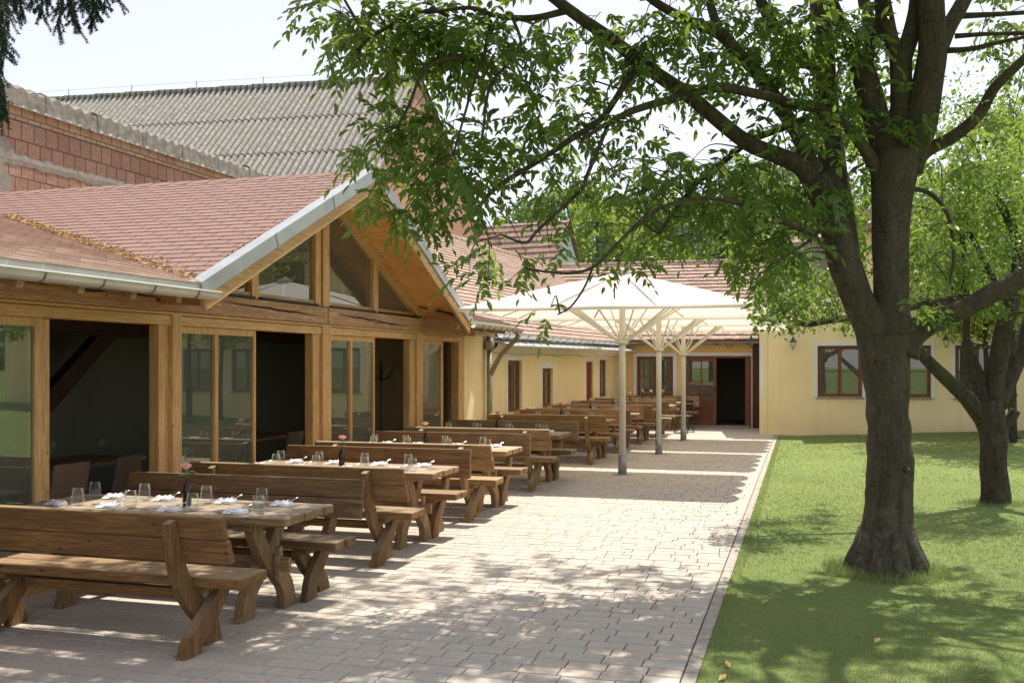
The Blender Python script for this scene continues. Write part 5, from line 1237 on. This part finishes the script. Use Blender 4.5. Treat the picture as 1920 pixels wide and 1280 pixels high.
for (u, v, r) in CL:
    t = (1660 - u) / 1060.0
    d = T - 1.35 * max(0, min(1, t)) + random.uniform(-.35, .35)
    if 900 > u and v > 160: d = T - 1.45 + random.uniform(-.2, .2)
    if u > 1500: d = T + random.uniform(-.6, .9)
    p = at(u, v, d) + inv; twig_to(p); rr0 = r * d / F
    clump(p, rr0 * 1.05, max(3, int(r * r / 205)), (.19, .26) if r < 30 else (.21, .29))
    if r > 40: p2 = at(u + random.uniform(-20, 20), v + random.uniform(-20, 20), d + random.uniform(.3, .9)) + inv; clump(p2, rr0, int(r * r / 420)); twig_to(p2)
# crown above the frame: branches and clumps that cast the dappled shade
def ftop(x, y):
    zc = -x * st + y * ct; return EZ + HV / F * zc
cnt = 0; tries = 0
while cnt < 380 and tries < 20000:
    tries += 1
    a = random.uniform(0, 2 * math.pi); rr_ = math.sqrt(random.random())
    x = .2 + 5.6 * rr_ * math.cos(a); y = 9.0 + 4.9 * rr_ * math.sin(a); hmax = 9.6 - 3.2 * rr_ ** 2
    z = random.uniform(4.6, hmax)
    if z < ftop(x, y) + .45 or x < -4.0: continue
    # where its shadow lands
    gx2, gy2 = x - SUN.x / SUN.z * z, y - SUN.y / SUN.z * z
    if gy2 > (8.8 if gx2 < -2.6 else 9.55) + .3 * math.sin(gx2 * 3) and gx2 < -.3: continue
    if gx2 > -.3 and gy2 > 11.5: continue
    if gx2 > .9 and 9.6 < gy2 < 10.6 and random.random() < .8: continue
    # leave gaps so patches of sun reach the ground
    hole = math.sin(gx2 * 2.9 + 1.0) * math.sin(gy2 * 3.3 + .6) + .5 * math.sin(gx2 * 6.1 + gy2 * 4.3)
    if hole > (.36 if gx2 < -.5 else .12): continue
    cnt += 1; p = Vector((x, y, z)) + inv
    if random.random() < .35: twig_to(p)
    clump(p, random.uniform(.3, .55), random.randint(8, 15), (.26, .34))
wmb.build('trunk', M['bark'], ash, smooth=True)
V, Fq = pinnate(bases, dirs, Ls); np_mesh('crown', V, Fq, M['ash'], ash)

# --- fruit tree behind it
ft = empty('fruit_tree', (2.42, 14.3, lawn_z(2.42, 14.3)), label='gnarled fruit tree with a sawn off limb standing on the lawn behind the ash', cat='tree')
inv2 = -Vector(ft.location); wm2 = MB(); nodes2 = []
def limb2(px, n_=12):
    pts = [tuple(at(u, v, d) + inv2) + (r * d / F,) for u, v, r, d in px]; s = cr(pts, 5); wm2.tube([Vector(q[:3]) for q in s], [max(.004, q[3]) for q in s], n_, True, .04); nodes2.extend([Vector(q[:3]) for q in s])
D2 = 13.05
limb2([(1866, 957, 33.6, D2), (1866, 935, 27.2, D2), (1864, 880, 24.0, D2), (1862, 820, 24.0, D2), (1856, 780, 27.2, D2), (1850, 750, 27.2, D2)], 18)
limb2([(1846, 790, 16.0, D2), (1815, 748, 15.2, D2 - .1), (1780, 715, 12.8, D2 - .2), (1745, 682, 11.2, D2 - .3), (1722, 655, 9.6, D2 - .4), (1716, 648, 8.0, D2 - .4)], 14)
limb2([(1848, 770, 17.6, D2), (1832, 710, 14.4, D2 + .1), (1818, 665, 11.2, D2 + .1), (1812, 640, 10.4, D2 + .1)], 12)
limb2([(1812, 645, 7.2, D2 + .1), (1812, 600, 6.4, D2 + .1), (1811, 540, 5.6, D2 + .2), (1808, 480, 4.8, D2 + .2), (1800, 400, 4.0, D2 + .3)], 8)
limb2([(1862, 780, 20.8, D2), (1868, 700, 17.6, D2), (1880, 630, 16.0, D2 - .1), (1895, 570, 14.4, D2 - .1), (1910, 500, 12.0, D2), (1900, 430, 8.8, D2), (1870, 370, 6.4, D2)], 14)
limb2([(1870, 760, 17.6, D2), (1900, 690, 16.0, D2 + .1), (1925, 620, 14.4, D2 + .2), (1960, 520, 11.2, D2 + .2), (2000, 420, 8.0, D2)], 12)
limb2([(1866, 800, 11.2, D2), (1890, 790, 10.4, D2), (1905, 770, 9.6, D2)], 10)
limb2([(1885, 600, 9.6, D2), (1830, 560, 8.0, D2 - .4), (1740, 570, 7.2, D2 - .9), (1640, 590, 6.4, D2 - 1.2), (1560, 600, 6.4, D2 - 1.3), (1510, 608, 4.8, D2 - 1.4), (1470, 590, 3.2, D2 - 1.4)], 9)
limb2([(1885, 560, 6.4, D2), (1850, 500, 5.6, D2 + .2), (1820, 440, 4.8, D2 + .3), (1780, 400, 4.0, D2 + .5)], 7)
wm2b = []
F2 = [(1440, 560, 34), (1470, 580, 36), (1500, 560, 36), (1520, 590, 32), (1560, 575, 32), (1460, 520, 30), (1500, 510, 34), (1540, 530, 34), (1600, 585, 24), (1430, 600, 22), (1480, 612, 18), (1590, 615, 16),
      (1610, 480, 26), (1600, 420, 34), (1620, 380, 30), (1600, 540, 20), (1730, 470, 36), (1760, 500, 38), (1790, 530, 34), (1740, 540, 32), (1820, 500, 36), (1860, 480, 40), (1900, 460, 40), (1850, 540, 28), (1730, 390, 38), (1770, 430, 40), (1810, 400, 42), (1860, 400, 42), (1900, 380, 42), (1835, 585, 20), (1870, 590, 18), (1800, 450, 40), (1880, 330, 40), (1790, 350, 36), (1840, 350, 36), (1730, 600, 14), (1905, 530, 26)]
C2 = []
for u, v, r in F2:
    d = D2 + random.uniform(-1.3, .8) - (1.1 if u < 1600 else 0); p = at(u, v, d) + inv2; rr0 = r * d / F
    j = min(nodes2, key=lambda q: (q - p).length); m_ = (j + p) / 2 + Vector((0, 0, .06)); wm2.tube([j, m_, p], [.012, .008, .004], 5, False)
    n_ = int(r * r * .26); C2.append(np.array(p) + rng.normal(0, 1, (n_, 3)) * rr0 * np.array([.62, .62, .5]))
    if random.random() < .6:
        p2 = p + Vector((random.uniform(-.3, .3), random.uniform(.1, .8), random.uniform(.1, .6))); C2.append(np.array(p2) + rng.normal(0, 1, (int(n_ * .5), 3)) * rr0 * .6)
C2.append(np.array(at(1850, 250, D2) + inv2) + rng.normal(0, 1, (3500, 3)) * np.array([1.5, 1.0, .45]))
wm2.build('trunk', M['bark2'], ft, smooth=True)
V, Fq = leaf_quads(np.concatenate(C2), .062, .55, .5); np_mesh('crown', V, Fq, M['fruit'], ft)

# --- generic trees: tapered trunk, limbs and a crown of leaf clumps
def tree(name, base, h, rad, mt, lab, grp=None, n_leaf=5000, size=.12, trunk_h=.3, blobs=22, seed=1, cone=False, cat='tree', tr=.018):
    rr = random.Random(seed); t = empty(name, base, label=lab, cat=cat, group=grp)
    mb = MB(); top = Vector((rr.uniform(-.05, .05) * h, rr.uniform(-.05, .05) * h, h * .9))
    mb.tube(cr([(0, 0, -.2, h * tr * 1.4), (0, 0, h * .15, h * tr), (top.x * .5, top.y * .5, h * .5, h * tr * .7), (*top, h * tr * .15)], 4) and [Vector((0, 0, -.2)), Vector((0, 0, h * .2)), top * .55, top], [h * tr * 1.4, h * tr, h * tr * .7, h * tr * .15], 9, True, .03)
    Cs = []; cs = []
    for k in range(blobs):
        f = rr.random(); zz = h * (trunk_h + (1 - trunk_h) * f)
        if cone: ra = rad * (1 - f) ** .8 * rr.uniform(.5, 1)
        else: ra = rad * math.sin(math.pi * (.12 + .80 * f)) * rr.uniform(.35, 1)
        a = rr.uniform(0, 6.283); c_ = Vector((math.cos(a) * ra, math.sin(a) * ra, zz)); br = rad * rr.uniform(.22, .42) * (.55 if cone else 1)
        cs.append(c_); n_ = int(n_leaf / blobs)
        dv = rng.normal(0, 1, (n_, 3)); dv /= np.linalg.norm(dv, axis=1)[:, None]; Cs.append(np.array(c_) + dv * br * (rng.uniform(.1, 1, (n_, 1)) ** .45) * np.array([1, 1, .75]))
        if k % 2 == 0:
            s0 = Vector((0, 0, max(h * .15, zz - ra * .7 - .1))); mb.tube([s0, (s0 + c_) / 2 + Vector((0, 0, -.04 * h)), c_], [h * tr * .4, h * tr * .25, h * tr * .06], 6, False)
    mb.build('trunk', M['bark2'], t, smooth=True)
    V, Fq = leaf_quads(np.concatenate(Cs), size, .6, .2); np_mesh('crown', V, Fq, mt, t)
    return t
def base_at(u, d): p = at(u, HV, d); return (p.x, p.y, -.1)
tree('cypress_tree', base_at(942, 46), 10.3, 1.3, M['yewgreen'], 'yellow green cypress beside the brick gable of the barn', n_leaf=5000, size=.14, trunk_h=.1, blobs=40, seed=5, cone=True)
G = 'trees behind the courtyard buildings'
for i, (u, d, h, rd, mt, n_, sz, lab) in enumerate([
    (1120, 48, 9.4, 3.2, 'bright', 9500, .20, 'bright green tree just behind the ridge, right of the green gable'),
    (1220, 52, 10.4, 3.6, 'bright', 9500, .22, 'bright green tree behind the nearest parasol'),
    (1060, 66, 13.5, 5.0, 'mid', 9500, .30, 'mid green tree rising behind the cottage roof'),
    (1330, 56, 9.6, 3.8, 'bluegreen', 9500, .25, 'dark bluish tree above the tiled ridge'),
    (1420, 50, 11.5, 4.2, 'mid', 9500, .24, 'mid green tree behind the corner of the yellow house'),
    (1180, 85, 16.5, 6.5, 'bluegreen', 9500, .38, 'tall hazy tree far behind the cottage'),
    (1290, 90, 15.5, 7, 'bluegreen', 9500, .38, 'broad hazy tree far behind the tiled ridge'),
    (1000, 80, 14.0, 6, 'bluegreen', 5000, .36, 'hazy tree left of the cottage')]):
    tree('tree', base_at(u, d), h, rd, M[mt], lab, G, n_, sz, .22, 30, 30 + i)
for i, (u, d, h, rd, mt, lab) in enumerate([
    (1852, 23.0, 6.4, 2.4, 'bright', 'bright leafy tree in front of the yellow house, behind the fruit tree'),
    (1900, 21.0, 6.6, 2.2, 'bright', 'bright leafy tree at the right edge behind the lamp post'),
    (1600, 33.5, 10.2, 3.0, 'mid', 'green tree rising behind the roof of the yellow house'),
    (1860, 34, 10.6, 3.6, 'bright', 'tall bright tree behind the right part of the yellow house'),
    (1500, 35, 8.8, 2.8, 'mid', 'green tree behind the junction of the two yellow buildings')]):
    tree('tree', base_at(u, d), h, rd, M[mt], lab, 'trees around the yellow house', 7500, .13 if d < 30 else .18, .46 if d < 30 else .3, 34, 60 + i, tr=.010 if d < 30 else .018)
# far wood on the hill, one mass
Cs = []
for k in range(260):
    x = random.uniform(-120, 120); y = random.uniform(110, 190); z = hill_z(x, y); r_ = random.uniform(3, 6)
    n_ = 110; dv = rng.normal(0, 1, (n_, 3)); dv /= np.linalg.norm(dv, axis=1)[:, None]; Cs.append(np.array([x, y, z + r_ * .8]) + dv * r_ * np.array([1, 1, 1.1]) * rng.uniform(.5, 1, (n_, 1)))
V, Fq = leaf_quads(np.concatenate(Cs), 1.7, .7); tag(np_mesh('far_wood', V, Fq, M['bluegreen']), 'distant wooded hillside behind the buildings', 'woodland', kind='stuff')

# --- spruce whose branch tips hang in at the top left
sp = empty('spruce_tree', (-4.9, 1.3, 0), label='dark spruce whose drooping branch tips hang into the top left corner', cat='tree')
is_ = Vector((4.9, -1.3, 0)); mb = MB(); mb.tube([(0, 0, -.1), (0, 0, 3), (0, 0, 11)], [.22, .18, .03], 12, True, .03)
tips = [(20, 40, 5.9), (60, 15, 5.8), (15, 62, 5.7), (75, 35, 5.9), (108, 55, 5.9), (130, 30, 6.0), (148, 62, 6.0), (172, 50, 6.1), (182, 42, 6.1), (196, 20, 6.1), (220, 4, 6.2), (155, 20, 6), (90, 8, 5.9), (35, 8, 5.9), (30, 25, 5.8), (165, 28, 6.1), (45, 35, 5.8), (140, 10, 6.05), (0, 90, 5.6), (8, 100, 5.6), (2, 140, 5.5), (4, 225, 5.4), (12, 215, 5.4), (-20, 60, 5.6), (-15, 200, 5.4), (-10, 130, 5.5), (118, 12, 5.95), (188, 8, 6.1)]
NV = []
def needles(p, q, n_=60, L=.014):
    for k in range(n_):
        t = k / n_; c_ = p.lerp(q, t); d = (q - p).normalized(); s = Vector((random.gauss(0, 1), random.gauss(0, 1), random.gauss(0, 1))); s = (s - d * s.dot(d)).normalized(); e = (s + d * .6).normalized() * L; w_ = d * .0020
        NV.append([c_ - w_, c_ + w_, c_ + e + w_ * .3, c_ + e - w_ * .3])
for (u, v, d) in tips:
    tip = at(u, v, d) + is_; up_ = at(u + random.uniform(-30, 10), v - random.uniform(70, 120), d + random.uniform(-.1, .1)) + is_
    mid_ = (tip + up_) / 2 + Vector((random.uniform(-.02, .02), 0, 0)); mb.tube([up_, mid_, tip], [.004, .003, .0015], 5, False)
    needles(up_, mid_, 210, .017); needles(mid_, tip, 210, .017)
    for k in range(11):
        t = random.uniform(.1, .95); o_ = up_.lerp(tip, t); e = o_ + Vector((random.uniform(-.06, .06), random.uniform(-.06, .06), -random.uniform(.04, .11))); mb.tube([o_, e], [.002, .001], 4, False); needles(o_, e, 110, .015)
for k in range(14):
    a_ = at(random.uniform(-60, 230), -random.uniform(60, 200), 5.9) + is_; z0 = a_.z + random.uniform(.3, 1.0); mb.tube([Vector((0, 0, z0)), a_ * .5 + Vector((0, 0, z0 * .5 + .2)), a_], [.035, .02, .006], 6, False)
    for j in range(14):
        t = random.uniform(.3, 1); o_ = Vector((0, 0, z0)).lerp(a_, t); e = o_ + Vector((random.uniform(-.2, .2), random.uniform(-.2, .2), -random.uniform(.0, .1))); needles(o_, e, 30, .02)
mb.build('trunk', M['bark2'], sp, smooth=True)
NV = np.array([[tuple(p) for p in q] for q in NV]).reshape(-1, 3); np_mesh('needles', NV, np.arange(len(NV)).reshape(-1, 4), M['spruce'], sp)

# --- fallen leaves on lawn and paving
for i, (u, v) in enumerate([(1335, 1132), (1645, 1205), (1768, 1203), (1365, 1250), (1435, 1132), (1845, 1275), (1355, 1275), (1230, 1140), (46, 1188)]):
    zc = EZ * F / (v - HV); p = at(u, v, zc); q = MB(); a = random.uniform(0, 6.28)
    d = Vector((math.cos(a), math.sin(a), .25)) * .04; s = Vector((-math.sin(a), math.cos(a), .1)) * .02; c_ = Vector((0, 0, .02))
    q.add([c_ - d, c_ + s + Vector((0, 0, .008)), c_ + d, c_ - s + Vector((0, 0, .006))], [(0, 1, 2), (0, 2, 3)])
    o = q.build('fallen_leaf', M['litter']); o.location = (p.x, p.y, 0 if i < 7 else -.01)
    where = ['at the kerb left of the ash trunk', 'on the lawn in front of the ash trunk', 'on the lawn right of the ash trunk front', 'low on the lawn edge', 'on the shaded lawn near the kerb', 'at the bottom right of the lawn', 'at the bottom of the kerb', 'on the paving near the kerb', 'on the paving under the nearest bench'][i]
    tag(o, 'dry brown fallen leaf ' + where, 'leaf', 'fallen leaves')
# small sky clouds are left to the sky texture
